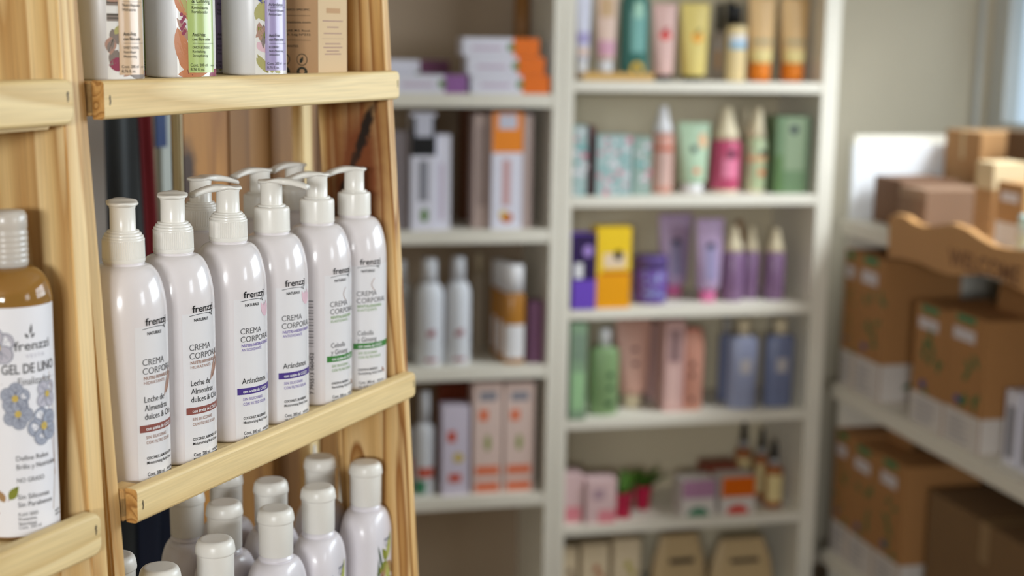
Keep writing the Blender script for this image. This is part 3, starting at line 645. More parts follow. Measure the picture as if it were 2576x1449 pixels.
MB().lathe([(GR-.0030, .003), (GR-.0022, .005), (GR-.0022, .168), (GR-.0030, .1765), (.002, .1767)], mat('gel_filling', (244, 170, 50), .3, .4, vary=.02), 40).build('gel_filling', gel)
p = [(.0128, .1965), (.0142, .1975)]
for k in range(6): p += [(.0142, .199+k*.0040), (.0146, .1998+k*.0040), (.0146, .2016+k*.0040), (.0142, .2024+k*.0040)]
p += [(.0140, .2240), (.0145, .2250), (.0145, .2335), (.0128, .2368), (.0060, .2378)]
MB().lathe(p, CLEARC, 48).build('flip_cap', gel)
mb = MB(); _g0 = cyl(GR); P = Print(mb, lambda s_, z, l: _g0(s_, z*1.150+.0062, l)); P.rect(-.045, -.0030, .0395, .1435, GELW, .0002, 60)
def flower(x, z, r, pm, n=5, a0=0):
    for k in range(n):
        a = a0+k*2*math.pi/n; cx, cz = x+r*.55*math.cos(a), z+r*.55*math.sin(a)
        P.ell(cx, cz, r*.53, r*.50, PETE, .0004+k*.00008); P.ell(cx, cz, r*.49, r*.46, pm, .00043+k*.00008); P.line([(x, z), (x+r*.85*math.cos(a), z+r*.85*math.sin(a))], .0003, PETE, .00085)
    P.ell(x, z, r*.22, r*.22, YEL, .0009)
flower(-.010, .119, .012, PETALG, 5, .5); flower(.001, .0865, .0098, PETAL, 5, .2); flower(.0025, .0765, .0098, PETAL, 5, 1.1); flower(.0255, .0865, .0095, PETALG, 4, .7); flower(.0215, .0665, .0120, PETAL, 5, 1.9)
P.line([(.0225+.010*(t/10)**.6, .098-.066*t/10) for t in range(11)], .0005, BARKART); P.line([(.029+.004*math.sin(t/3), .10-.09*t/10) for t in range(11)], .0005, LEAFT)
P.leaf(-.006, .0215, .011, .006, .9, LEAFA, m2=LEAFD); P.leaf(-.009, .020, .009, .005, 2.1, LEAFT); P.line([(-.022, .004), (-.014, .012), (-.006, .0215)], .0005, MAROON)
P.text('frenzzi', .0015, .1165, .0060, GREYINK, width=.0285, bold=.012); P.leaf(.0135, .126, .007, .002, 1.4, GREYINK); P.leaf(.012, .124, .004, .002, 2.3, GREYINK); P.leaf(.014, .124, .004, .002, .8, GREYINK)
P.text('VESTA', .0095, .1115, .0024, PETALG, width=.0150, space=1.3)
P.text('GEL DE LINO', -.0075, .1020, .0062, GREYINK, width=.0420, bold=.02); P.text('Finalizador', .0035, .0945, .0050, GREYINK, width=.0265); P.line([(-.008, .0955), (.002, .0955)], .0003, GREYINK); P.line([(.0305, .0965), (.036, .0965)], .0003, GREYINK)
for t, z, c_, w in (('Define Rulos', .0475, .0033, .0245), ('Brillo y Nutrición', .0420, .0033, .0310), ('NO GRASO', .0335, .0030, .0200), ('Sin Siliconas', .0225, .0033, .0240), ('Sin Parabenos', .0175, .0033, .0265), ('FLAX SEED', .0115, .0023, .0140), ('Protective,', .0085, .0023, .0130), ('Nutritious', .0055, .0023, .0125)): P.text(t, 0, z-.0012, c_, GREYINK, width=w, bold=.006)
for z in (.0395, .0295, .0140): P.line([(-.001, z), (.0385, z)], .0002, GREYINK)
P.text('Cont. 350 ml', 0, .0018, .0024, GREYINK, width=.0160)
P.text('INDUSTRIA', .030, .0075, .0015, GREYINK, width=.008, bold=.02); P.text('ARGENTINA', .030, .005, .0015, GREYINK, width=.008, bold=.02)
mb.build('printed_label', gel, fix=False)
#==BACKGROUND==
# ------------------------------------------------------------------ white shelving on the back wall
LAM = mat('white_laminate', (230, 224, 210), .45, .4, vary=.02)
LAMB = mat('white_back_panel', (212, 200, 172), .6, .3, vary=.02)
AZ = (1.481, 1.181, .881, .581, .283); SD = .295
ua = thing('shelving_unit', 'tall white shelving unit with colourful cosmetics on six shelves', 'shelf unit', BG.m(.35, .15, 0))
uM = BG.m(.35, .15, 0)
def ubox(root, M, name, fr, x0, y0, z0, x1, y1, z1, m, bevel=.0015):
    b = MB(); b.box(0, 0, 0, x1-x0, y1-y0, z1-z0, m); return b.build(name, root, M.inverted() @ fr.m(x0, y0, z0), bevel=bevel)
ubox(ua, uM, 'side_panel', BG, -.0195, 0, 0, .009, SD, 2.35, LAM); ubox(ua, uM, 'side_panel', BG, .697, 0, 0, .744, SD, 2.35, LAM)
ubox(ua, uM, 'back_panel', BG, .0095, SD-.006, .02, .6965, SD, 2.35, LAMB)
for z in (2.081, 1.781)+AZ+(.03,): ubox(ua, uM, 'shelf', BG, .0095, .001, z-.028, .6965, SD-.0065, z, LAM)
BZ = (1.446, 1.096, .735, .383)
bM = BG.m(-.5, .2, 0)
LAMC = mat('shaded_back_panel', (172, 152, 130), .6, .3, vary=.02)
ub = thing('shelving_unit', 'deeper white shelving unit beside the rack, holding boxed creams and lotions', 'shelf unit', bM)
BX = -.95
ubox(ub, bM, 'side_panel', BG, -.0485, 0, 0, -.0205, SD, 2.35, LAM); ubox(ub, bM, 'side_panel', BG, BX-.028, 0, 0, BX, SD, 2.35, LAM)
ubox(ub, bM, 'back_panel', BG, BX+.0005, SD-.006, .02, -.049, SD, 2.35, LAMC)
for z in (2.15, 1.80)+BZ+(.03,): ubox(ub, bM, 'shelf', BG, BX+.0005, .001, z-.034, -.049, SD-.0065, z, LAM)

C_ = lambda n, *rgb, r=.4: mat(n, rgb, r, .4, vary=.05)
class It:
    """one article on a shelf: its box in the frame from what is seen of it"""
    def __init__(s, fr, zs, xl, xr, yt, q, h=None):
        x0, _, k = hit(fr, xl, 700 if yt is None else max(0, yt)+60, q); x1, zt, _ = hit(fr, xr, yt if yt is not None else 0, q)
        xt0, _, _ = hit(fr, xl, yt if yt is not None else 0, q)
        s.w = abs((xr-xl)*k) if fr is BG else abs(x1-xt0); s.x = (x0+hit(fr, xr, max(0, yt or 0)+60, q)[0])/2; s.h = h or (zt-zs); s.fr = fr; s.z = zs; s.q = q
        s.k = k
def ell_ring(a, b, z, n=28): return [(a*math.cos(2*math.pi*i/n), b*math.sin(2*math.pi*i/n), z) for i in range(n)]
def vessel(it, name, label, cat, parts, prints=(), depth=None, group=None):
    """parts: (part name, material, [(z, half width, half depth)...]); prints: callables on a Print whose x runs across the front"""
    dmax = max(b for p in parts for (_, _, b) in p[2])
    root = thing(name, label, cat, it.fr.m(it.x, it.q+dmax+.002, it.z+.0005), group)
    allsec = sorted([t for p in parts for t in p[2]])
    for pn, m, secs in parts: MB().loft([ell_ring(a, b, z) for z, a, b in secs], m).build(pn, root)
    if prints:
        secs = parts[0][2]
        def fn(s_, z, l):
            z = max(secs[0][0], min(secs[-1][0], z))
            for (z0, a0, b0), (z1, a1, b1) in zip(secs, secs[1:]):
                if z0 <= z <= z1:
                    t = (z-z0)/max(1e-9, z1-z0); a = a0+(a1-a0)*t; b_ = b0+(b1-b0)*t; break
            x = max(-.985*a, min(.985*a, s_)); return (x, -(b_*math.sqrt(max(0, 1-(x/a)**2))+l+.0003), z)
        mb = MB(); P = Print(mb, fn)
        for f in prints: f(P)
        mb.build('printed_label', root, fix=False)
    return root
def pr(x0, z0, x1, z1, m, l=.0002): return lambda P: [P.rect(x0, z0+(z1-z0)*i/6, x1, z0+(z1-z0)*(i+1)/6, m, l, 12) for i in range(6)]
def pe(x, z, rx, rz, m, l=.0006): return lambda P: P.ell(x, z, rx, rz, m, l)
def tube(it, label, body, cap, prints=(), capf=.12, group=None, name='squeeze_tube', cw=.62):
    w, h = it.w, it.h; c = h*capf; a = w/2
    return vessel(it, name, label, 'tube', [('tube_body', body, [(c, a*.74, a*.70), (c+h*.04, a*.8, a*.72), (h*.55, a*.93, a*.42), (h*.96, a, .003), (h, a, .0015)]), ('screw_cap', cap, [(0, a*cw*1.0, a*cw), (c*.98, a*cw*1.02, a*cw)])], prints, group=group)
def bott(it, label, body, cap, prints=(), capf=.2, capw=.45, flat=.6, group=None, name='lotion_bottle', shoulder=.1):
    w, h = it.w, it.h; a = w/2; hb = h*(1-capf)
    return vessel(it, name, label, 'bottle', [('bottle_body', body, [(0, a*.92, a*flat*.92), (h*.015, a, a*flat), (hb*(1-shoulder), a, a*flat), (hb*(1-shoulder*.4), a*.86, a*flat*.9), (hb, a*capw, a*min(capw, flat))]), ('cap', cap, [(hb, a*capw, a*min(capw, flat)), (h*.99, a*capw*.96, a*min(capw, flat)*.96), (h, a*capw*.8, a*min(capw, flat)*.8)])], prints, group=group)
def spray(it, label, body, cap, prints=(), capf=.36, group=None, base=None):
    w, h = it.w, it.h; a = w/2; hb = h*(1-capf)
    ps = [('bottle_body', body, [(h*.03, a*.95, a*.95), (h*.05, a, a), (hb*.93, a, a), (hb, a*.85, a*.85)]), ('spray_cap', cap, [(hb, a*.84, a*.84), (hb+(h-hb)*.2, a*.80, a*.80), (hb+(h-hb)*.45, a*.60, a*.60), (hb+(h-hb)*.85, a*.40, a*.40), (h, a*.34, a*.34)]), ('bottle_base', base or body, [(0, a*.9, a*.9), (h*.03, a*.95, a*.95)])]
    return vessel(it, 'spray_bottle', label, 'bottle', ps, prints, group=group)
def dropper(it, label, body, group=None):
    w, h = it.w, it.h; a = w/2
    return vessel(it, 'dropper_bottle', label, 'bottle', [('bottle_body', body, [(0, a*.95, a*.95), (h*.03, a, a), (h*.56, a, a), (h*.63, a*.5, a*.5)]), ('collar', C_('grey_metal_collar', 170, 168, 168), [(h*.63, a*.56, a*.56), (h*.72, a*.56, a*.56)]), ('rubber_bulb', C_('black_rubber', 22, 22, 24), [(h*.72, a*.42, a*.42), (h*.88, a*.38, a*.38), (h, a*.16, a*.16)])],
                  [pr(-a, h*.10, a, h*.50, C_('cream_paper', 226, 206, 150), .0004)], group=group)
def carton(it, name, label, m, depth, prints=(), cat='box', group=None, rz=0, top=None, sides=None, x=None, ml=None, bevel=.0012):
    w, h = it.w, it.h; b = MB(); b.box(-w/2, 0, 0, w/2, depth, h, m)
    for f in prints: f(b, w, h)
    if sides:
        q = MB()
        for f in sides: f(q, depth, h)
        b.add([(-w/2+(p[1]), depth-p[0], p[2]) for p in q.v], q.f, None) if False else None
        for fidx, f in enumerate(q.f):
            b.add([(-w/2+q.v[i][1], depth-q.v[i][0], q.v[i][2]) for i in f], [tuple(range(len(f)))], q.mats[q.m[fidx]])
    o = b.build(name, None, it.fr.m(it.x, it.q, it.z+.0005, rz), fix=False)
    return tag(o, label, cat, group)
def fr_(x0, z0, x1, z1, m, y=-.0006): return lambda b, w, h: b.patch(-w/2+w*x0, h*z0, -w/2+w*x1, h*z1, m, y)
def fd(x, z, rx, rz, m, y=-.0009): return lambda b, w, h: b.disc(-w/2+w*x, h*z, rx, rz, m, y)

WHITEP = C_('white_print', 232, 230, 232); CREAM = C_('cream_plastic', 226, 212, 180); BLACKC = C_('black_cap', 26, 26, 28)
# --- first shelf
g1 = 'squeeze tubes on the upper shelf'
z = AZ[0]
tr = It(BG, z, 1462, 1648, 174, .03); b = MB(); b.box(-tr.w/2, 0, 0, tr.w/2, .10, .012, C_('bamboo', 206, 164, 96)); b.box(-tr.w/2, 0, .012, tr.w/2, .006, .020, C_('bamboo', 206, 164, 96)); b.box(-tr.w/2, .094, .012, tr.w/2, .10, .020, C_('bamboo', 206, 164, 96))
tag(b.build('bamboo_tray', None, BG.m(tr.x, .03, z+.0005)), 'thin bamboo tray under the leftmost tubes on the upper shelf', 'tray')
zt = z+.0125
LAV = C_('pale_lavender_plastic', 214, 214, 230); PNK = C_('dusty_pink_plastic', 226, 196, 180); TEAL = C_('teal_plastic', 120, 176, 168); YELP = C_('pale_yellow_plastic', 232, 214, 130)
tube(It(BG, zt, 1452, 1492, 0, .045, h=.235), 'pale lavender tube on the bamboo tray, leftmost', LAV, WHITEP, [pr(-.02, .08, .02, .11, C_('violet_print', 170, 160, 205)), pr(-.02, .05, .02, .07, PNK)], capf=.17)
tube(It(BG, zt, 1503, 1561, 0, .045, h=.23), 'dusty pink tube with white cap on the bamboo tray', PNK, WHITEP, [pr(-.025, .05, .025, .09, C_('rose_print', 214, 160, 180)), pr(-.02, .15, .02, .20, C_('tan_print', 205, 170, 130))], capf=.17)
bott(It(BG, zt, 1568, 1645, -40, .045, h=.235), 'teal bottle with yellow flower mark on the bamboo tray', C_('deep_teal_glass', 70, 120, 112, r=.15), CREAM, [pr(-.018, .06, .018, .17, TEAL, .0008), pe(0, .018, .018, .018, C_('sun_yellow', 226, 180, 50), .0015), pr(-.012, .15, .012, .19, C_('mint_print', 170, 214, 190), .0012)], capf=.1, flat=.75)
RED = C_('strawberry_red', 226, 66, 60); DRED = C_('leaf_red', 176, 40, 50)
def straw(P): P.ell(.000, .118, .016, .012, RED, .001); P.leaf(-.010, .124, .028, .012, .6, DRED, .0014)
tube(It(BG, z, 1647, 1711, 10, .05), 'pink tube with red strawberry picture and black cap', C_('rosy_beige_plastic', 224, 184, 176), BLACKC, [straw], capf=.07)
def mango(P): P.ell(.004, .115, .016, .015, C_('mango_orange', 236, 160, 30), .001); P.leaf(-.002, .12, .026, .012, .8, C_('olive_print', 140, 130, 50), .0014)
tube(It(BG, z, 1718, 1797, 8, .05), 'yellow tube with orange fruit picture and black cap', C_('butter_yellow_plastic', 222, 200, 116), BLACKC, [mango], capf=.06)
for i, (xl, xr, yt, q) in enumerate(((1798, 1826, 8, .14), (1822, 1856, 4, .11))):
    bott(It(BG, z, xl, xr+8, yt, q), ('clear bottle with black pump at the back beside the yellow tube', 'clear bottle with black pump behind the cream-labelled one')[i], C_('smoky_clear', 176, 162, 148, r=.2), BLACKC, [pr(-.012, .03, .012, .08, C_('amber_print', 206, 160, 110), .0006)], capf=.36, capw=.5, flat=.9)
bott(It(BG, z, 1836, 1888, 14, .05), 'cream bottle with black pump and pale blue top band', C_('cream_bottle', 232, 208, 156), BLACKC, [pr(-.024, .085, .024, .105, C_('powder_blue_print', 150, 190, 216), .0006), pr(-.024, .105, .024, .122, WHITEP, .0006)], capf=.26, capw=.45, flat=.8, shoulder=.04)
APR = C_('apricot_plastic', 214, 176, 122); ORC = C_('orange_cap', 226, 126, 30)
t1 = tube(It(BG, z, 1890, 1964, 0, .05, h=.225), 'apricot tube with orange cap next to the cream bottle', APR, ORC, [pr(-.03, .045, .03, .085, C_('pale_gold_print', 226, 206, 140), .0005), pr(-.03, .10, .03, .112, C_('grey_green_print', 170, 158, 120), .0008)], capf=.22, cw=.72)
t2 = tube(It(BG, z, 1971, 2050, 0, .05, h=.225), 'apricot tube with orange cap beside the unit\'s side panel', APR, ORC, [pr(-.03, .045, .03, .085, C_('pale_gold_print', 226, 206, 140), .0005), pr(-.03, .10, .03, .112, C_('grey_green_print', 170, 158, 120), .0008)], capf=.22, cw=.72)
# --- second shelf
z = AZ[1]
MINTP = C_('mint_card', 168, 190, 188); PINKP = C_('pink_card', 226, 170, 190)
def flecks(seed, n=26, ms=None):
    r = random.Random(seed); ms = ms or [C_('pink_fleck', 226, 140, 160), C_('teal_fleck', 110, 170, 170), C_('pale_fleck', 226, 220, 224)]
    L = [(r.random(), r.random(), r.choice(ms), r.uniform(.004, .009)) for _ in range(n)]
    return [(lambda b, w, h, L=L: [b.disc(-w/2+w*(.06+.88*x), h*(.04+.92*zz), rr, rr*.9, m, -.0007-.0002*i/n, 10) for i, (x, zz, m, rr) in enumerate(L)])]
carton(It(BG, z, 1444, 1478, 318, .01), 'patterned_carton', 'narrow mint and pink patterned carton against the left panel', MINTP, .10, flecks(1, 14))
carton(It(BG, z, 1478, 1496, 318, .03), 'maroon_carton', 'thin dark maroon carton standing edge-on', C_('maroon_card', 80, 34, 40), .10)
carton(It(BG, z, 1500, 1591, 342, .01), 'patterned_carton', 'square mint and pink flecked gift box on the second shelf', MINTP, .09, flecks(2, 34))
carton(It(BG, z, 1593, 1640, 346, .02), 'patterned_carton', 'greyer flecked carton right of the square mint box', C_('grey_mint_card', 150, 170, 160), .09, flecks(3, 14))
spray(It(BG, z, 1649, 1706, 268, .05), 'rose-gold bottle with long white cap on the second shelf', C_('rose_gold_bottle', 206, 150, 134, r=.25), WHITEP, [pr(-.02, .02, .02, .11, C_('pale_rose_label', 206, 170, 160), .0006), pr(-.03, .115, .03, .125, C_('copper_print', 190, 90, 60), .0008)], capf=.31)
def dotfl(P): P.ell(-.004, .118, .008, .010, C_('ink_navy', 24, 30, 48), .002); P.ell(.002, .06, .010, .008, C_('coral_print', 226, 130, 90), .002); P.ell(.022, .14, .012, .02, C_('peach_print', 226, 176, 130), .002)
tube(It(BG, z, 1713, 1799, 310, .05), 'mint green tube with white cap and orange flowers', C_('mint_plastic', 172, 196, 166), WHITEP, [dotfl], capf=.14)
spray(It(BG, z, 1803, 1880, 272, .05), 'magenta pink spray bottle with cream pointed cap', C_('magenta_bottle', 186, 78, 110, r=.25), CREAM, [pe(.004, .105, .011, .010, C_('ink_navy', 24, 30, 48), .001), pr(-.022, .04, .022, .09, C_('soft_pink_label', 226, 130, 160), .0006)], capf=.38, base=CREAM)
spray(It(BG, z, 1868, 1900, 272, .15), 'pale spray bottle at the back between the pink and mint ones', C_('grey_green_plastic', 150, 150, 120), CREAM, capf=.36)
spray(It(BG, z, 1888, 1946, 272, .05), 'mint and peach spray bottle with cream pointed cap', C_('sage_bottle', 186, 200, 160, r=.25), CREAM, [pe(.006, .108, .009, .008, C_('ink_navy', 24, 30, 48), .001), pe(.004, .055, .010, .010, C_('coral_print', 226, 130, 90), .001), pr(-.03, .085, .03, .10, C_('peach_print', 226, 176, 130), .0006)], capf=.36, base=CREAM)
carton(It(BG, z, 1950, 2040, 294, .03), 'green_carton', 'sage green carton with dark round mark beside the side panel', C_('sage_card', 104, 128, 94), .08, [fr_(.25, .3, .85, .98, C_('light_sage_print', 132, 148, 118)), fd(.52, .83, .012, .012, C_('ink_navy', 24, 30, 48)), fr_(.0, .0, .25, .5, C_('moss_print', 84, 112, 66))])
# --- third shelf
z = AZ[2]
VIO = C_('violet_card', 112, 76, 190)
carton(It(BG, z, 1441, 1502, 590, .0), 'violet_pouch', 'violet and black pouch box against the left panel', VIO, .06, [fr_(0, .40, 1, 1, C_('night_violet_print', 48, 30, 76)), fd(.62, .78, .013, .016, C_('lilac_print', 170, 140, 210)), fr_(.06, .42, .42, .62, WHITEP, -.0012)], cat='pouch')
carton(It(BG, z, 1500, 1590, 572, .01), 'yellow_pouch', 'bright yellow and orange pouch box next to the violet one', C_('bright_yellow_card', 240, 200, 40), .06, [fr_(0, 0, 1, .42, C_('amber_orange_print', 236, 160, 20)), fr_(.2, .50, .85, .68, C_('pale_peach_print', 232, 206, 176)), fd(.62, .66, .012, .014, BLACKC, -.0014), fr_(.15, .42, .98, .46, C_('rust_print', 200, 110, 30), -.0012)], cat='pouch')
def dots(P):
    r = random.Random(5)
    for k in range(26): P.ell(r.uniform(-.025, .035), r.uniform(.01, .105), .005, .0045, C_('periwinkle_print', 140, 150, 200), .0006+k*1e-5)
vessel(It(BG, z, 1604, 1692, 628, .04), 'cream_jar', 'dark violet jar with pale dotted print on the third shelf', 'jar', (lambda w, h: [('jar_body', C_('dark_violet_plastic', 96, 66, 140), [(0, w*.47, w*.4), (.004, w*.5, w*.42), (h*.74, w*.5, w*.42)]), ('lid', C_('violet_lid', 90, 70, 130), [(h*.74, w*.5, w*.42), (h*.98, w*.5, w*.42), (h, w*.48, w*.4)])])((1692-1604)*hit(BG, 1650, 690, .04)[2], .128), [dots])
LIL = C_('lilac_plastic', 180, 154, 186); PCAP = C_('pink_cap', 226, 120, 170)
def tubeprint(P): P.rect(-.018, .06, .018, .16, C_('grey_lilac_print', 150, 140, 176), .0016, 10); P.ell(.0, .155, .010, .009, C_('ink_navy', 24, 30, 48), .003)
tube(It(BG, z, 1664, 1754, 541, .135), 'taller lilac tube with pink cap, behind the violet jar', LIL, PCAP, [tubeprint], capf=.15, cw=.5)
tube(It(BG, z, 1757, 1832, 553, .05), 'lilac tube with pink cap, the shorter of the pair', LIL, PCAP, [tubeprint], capf=.15, cw=.55)
PL = C_('plum_bottle', 134, 104, 138, r=.25)
spray(It(BG, z, 1829, 1884, 572, .05), 'plum spray bottle with cream cap nearest the lilac tubes', PL, CREAM, capf=.34)
spray(It(BG, z, 1876, 1921, 574, .08), 'plum spray bottle with cream cap, second of three', PL, CREAM, capf=.34)
spray(It(BG, z, 1935, 1988, 576, .05), 'plum spray bottle with cream cap, standing apart at the right', PL, CREAM, capf=.34)
spray(It(BG, z, 1845, 1886, 556, .17), 'plum bottle with brown cap at the back of the third shelf', PL, C_('brown_cap', 140, 96, 56), capf=.3)
# --- fourth shelf
z = AZ[3]
GRN = C_('sea_green_card', 138, 164, 134); GRN2 = C_('fresh_green_plastic', 132, 160, 112)
carton(It(BG, z, 1436, 1478, 815, .0), 'green_carton', 'tall pale green carton against the left panel on the fourth shelf', GRN, .07, [fr_(.1, .62, .9, .9, C_('grey_green_card', 130, 150, 130)), fr_(.1, .1, .9, .5, C_('light_green_card', 160, 200, 150))])
bott(It(BG, z, 1490, 1566, 830, .03), 'green shampoo bottle with white cap beside the green carton', GRN2, WHITEP, [pe(.012, .11, .009, .008, C_('forest_ink', 50, 80, 50)), pe(.012, .075, .009, .007, C_('forest_ink', 50, 80, 50)), pe(.010, .03, .012, .008, C_('forest_ink', 50, 80, 50))], capf=.2, capw=.4, shoulder=.08)
SAL = C_('salmon_plastic', 212, 166, 150); SALC = C_('salmon_card', 214, 160, 144); ROSEC = C_('rose_card', 206, 166, 160)
def face2(P):
    for zz in (.165, .125): P.ell(0, zz, .010, .005, C_('umber_ink', 90, 60, 60), .003)
tube(It(BG, z, 1556, 1652, 808, .08), 'salmon tube standing on its cream cap on the fourth shelf', SAL, CREAM, [face2], capf=.17, cw=.5)
carton(It(BG, z, 1630, 1672, 815, .19), 'rose_carton', 'rose carton half hidden behind the salmon tube', ROSEC, .08)
carton(It(BG, z, 1672, 1725, 806, .04), 'rose_carton', 'dusty rose carton beside the coral bottle', ROSEC, .07, [fr_(.2, .55, .8, .9, C_('grey_rose_print', 150, 120, 120)), fr_(.2, .05, .7, .5, C_('light_rose_print', 222, 184, 176))])
bott(It(BG, z, 1722, 1778, 828, .04), 'coral pink flat bottle next to the dusty rose carton', C_('coral_plastic', 206, 148, 128), C_('coral_cap', 214, 140, 120), [pe(-.006, zz, .006, .009, C_('umber_ink', 90, 60, 60)) for zz in (.13, .10, .03)], capf=.04, capw=.8, shoulder=.06)
BLU = C_('blue_grey_plastic', 150, 156, 184); DBL = C_('slate_blue_plastic', 118, 126, 158)
bott(It(BG, z, 1813, 1852, 802, .12), 'slate blue bottle at the back left of the blue group', DBL, C_('grey_cap', 180, 176, 170), capf=.18, capw=.6)
bl = [pr(-.016, .10, .016, .14, C_('pale_grey_print', 190, 184, 186), .0006)]
bott(It(BG, z, 1840, 1920, 806, .03), 'lighter blue-grey bottle with cream cap in the blue group', BLU, CREAM, bl, capf=.18, capw=.42, shoulder=.06)
bott(It(BG, z, 1932, 2010, 806, .03), 'slate blue bottle with cream cap beside the side panel', DBL, CREAM, bl, capf=.17, capw=.45, shoulder=.05)
# --- fifth shelf
z = AZ[4]
PKW = C_('pale_pink_card', 222, 190, 190); LEAFG = C_('leaf_green', 74, 116, 34); MAG = C_('raspberry_red', 206, 30, 80)
def plant(it, label, pot, n=9, seed=0, spread=.035, potshow=True):
    r = random.Random(seed); root = thing('potted_plant', label, 'plant', it.fr.m(it.x, it.q+.025, it.z+.0005)); w, h = it.w, it.h; a = w/2; hp = h*.5
    MB().lathe([(a*.72, 0), (a*.92, hp*.9), (a, hp*.92), (a, hp), (a*.9, hp), (a*.85, hp*.85)], pot, 28).build('pot', root)
    b = MB()
    for k in range(n):
        t = 2*math.pi*k/n+r.random(); L = h*.70*r.uniform(.7, 1.15); el = r.uniform(.5, 1.25)
        d_ = Vector((math.cos(t)*math.cos(el), math.sin(t)*math.cos(el)*.6, math.sin(el))); sd = Vector((-math.sin(t), math.cos(t), 0))*.013
        pts = []
        for i in range(6):
            u_ = i/5; c_ = Vector((0, 0, hp*.85))+d_*L*u_+Vector((0, 0, -L*.25*u_*u_)); ww = math.sin(math.pi*(.12+.88*u_)); pts += [c_-sd*ww, c_+Vector((0, 0, -.0015)), c_+sd*ww]
        b.add(pts, [(3*i+q, 3*i+3+q, 3*i+4+q, 3*i+1+q) for i in range(5) for q in (0, 1)], LEAFG, True)
    b.build('leaves', root, fix=False); return root
carton(It(BG, z, 1418, 1468, 1195, .02), 'pink_carton', 'pale pink carton against the left panel on the fifth shelf', PKW, .07, [fr_(.1, .05, .9, .35, C_('blush_print', 226, 140, 150))])
plant(It(BG, z, 1455, 1505, 1172, .11), 'small leafy plant behind the two pale pink cartons', PKW, 8, 3)
carton(It(BG, z, 1474, 1552, 1206, .01), 'pink_carton', 'wider pale pink carton in front of the small plants', PKW, .06, [fr_(.2, .55, .6, .8, C_('mauve_print', 180, 150, 160)), fr_(.4, 0, 1, .3, C_('blush_print', 226, 140, 150))])
plant(It(BG, z, 1550, 1602, 1180, .03), 'leafy plant in a raspberry pot, beside the pale pink carton', MAG, 13, 5)
plant(It(BG, z, 1602, 1648, 1168, .09), 'fuller leafy plant in a raspberry pot, the right one of the pair', MAG, 18, 8)
WGR = C_('white_grey_card', 214, 206, 200)
def arc(m, m2): return [fr_(0, .5, 1, 1, m), lambda b, w, h: b.disc(-w*.1, h*.62, w*.36, h*.2, m, -.0008), lambda b, w, h: b.disc(0, h*.02, w*.3, h*.16, m2, -.0008)]
def clip_disc(m): return lambda b, w, h: b.add([(w*.32*math.cos(t*math.pi/10), -.0009, .001+h*.24*math.sin(t*math.pi/10)) for t in range(11)], [tuple(range(11))], m)
carton(It(BG, z, 1712, 1802, 1206, .02), 'lilac_carton', 'white and lilac carton with a green arch at its foot', WGR, .07, [fr_(.02, .50, .99, 1, C_('lilac_block', 176, 130, 160)), clip_disc(C_('pine_green_print', 70, 130, 100))])
carton(It(BG, z, 1810, 1902, 1198, .02), 'orange_carton', 'white and orange carton with a red arch at its foot', WGR, .07, [fr_(.02, .46, .99, 1, C_('orange_block', 214, 100, 10)), clip_disc(C_('brick_red_print', 206, 60, 50))])
carton(It(BG, z, 1775, 1860, 1172, .12), 'red_carton', 'dark red carton lying behind the lilac and orange ones', C_('dark_red_card', 140, 50, 20), .08)
for (xl, xr, yt, q, lb) in ((1858, 1902, 1062, .17, 'backmost of three black-bulb dropper bottles on the fifth shelf'), (1905, 1945, 1082, .12, 'middle one of three black-bulb dropper bottles on the fifth shelf'), (1933, 1982, 1112, .04, 'front dropper bottle with black bulb and cream label')):
    dropper(It(BG, z, xl, xr, yt, q), lb, C_('amber_glass', 160, 96, 50, r=.2))
# --- sixth shelf
z = .03
CRM = C_('cream_card', 226, 208, 176)
for i, (xl, xr, yt, m, lb) in enumerate(((1410, 1452, 1378, C_('taupe_print', 150, 130, 110), 'narrow cream carton, first on the lowest visible shelf'), (1462, 1532, 1368, C_('rust_brown_print', 180, 100, 60), 'cream carton with brown mark on the lowest visible shelf'), (1541, 1612, 1356, C_('olive_yellow_print', 180, 170, 50), 'cream carton with yellow-green leaf mark on the lowest visible shelf'))):
    carton(It(BG, z, xl, xr, yt, .03), 'cream_carton', lb, CRM, .06, [fd(.55, .62, .009, .011, m), fd(.72, .5, .010, .008, m)])
def pouch(it, label, m):
    w, h = it.w, it.h; root = thing('stand_up_pouch', label, 'pouch', it.fr.m(it.x, it.q+.03, it.z+.0005)); secs = []
    for t in (0, .03, .25, .6, .85, .97, 1):
        a = w/2*(1-.34*max(0, t-.45)/.55); d = .032*(1-t)**.6+.0015
        secs.append([(x, y, h*t) for x, y in superell(a, d, .5, 28)])
    MB().loft(secs, m).build('pouch_body', root)
    b = MB(); b.patch(-w*.22, h*.60, w*.22, h*.68, C_('dark_print', 70, 62, 50), -.030); b.build('printed_label', root, fix=False); return root
BEIGE = C_('beige_foil', 196, 170, 128)
pouch(It(BG, z, 1640, 1790, 1348, .03), 'beige stand-up pouch with dark lettering block, the left of two', BEIGE)
pouch(It(BG, z, 1785, 1960, 1356, .05), 'beige stand-up pouch next to the side panel, the right of two', BEIGE)
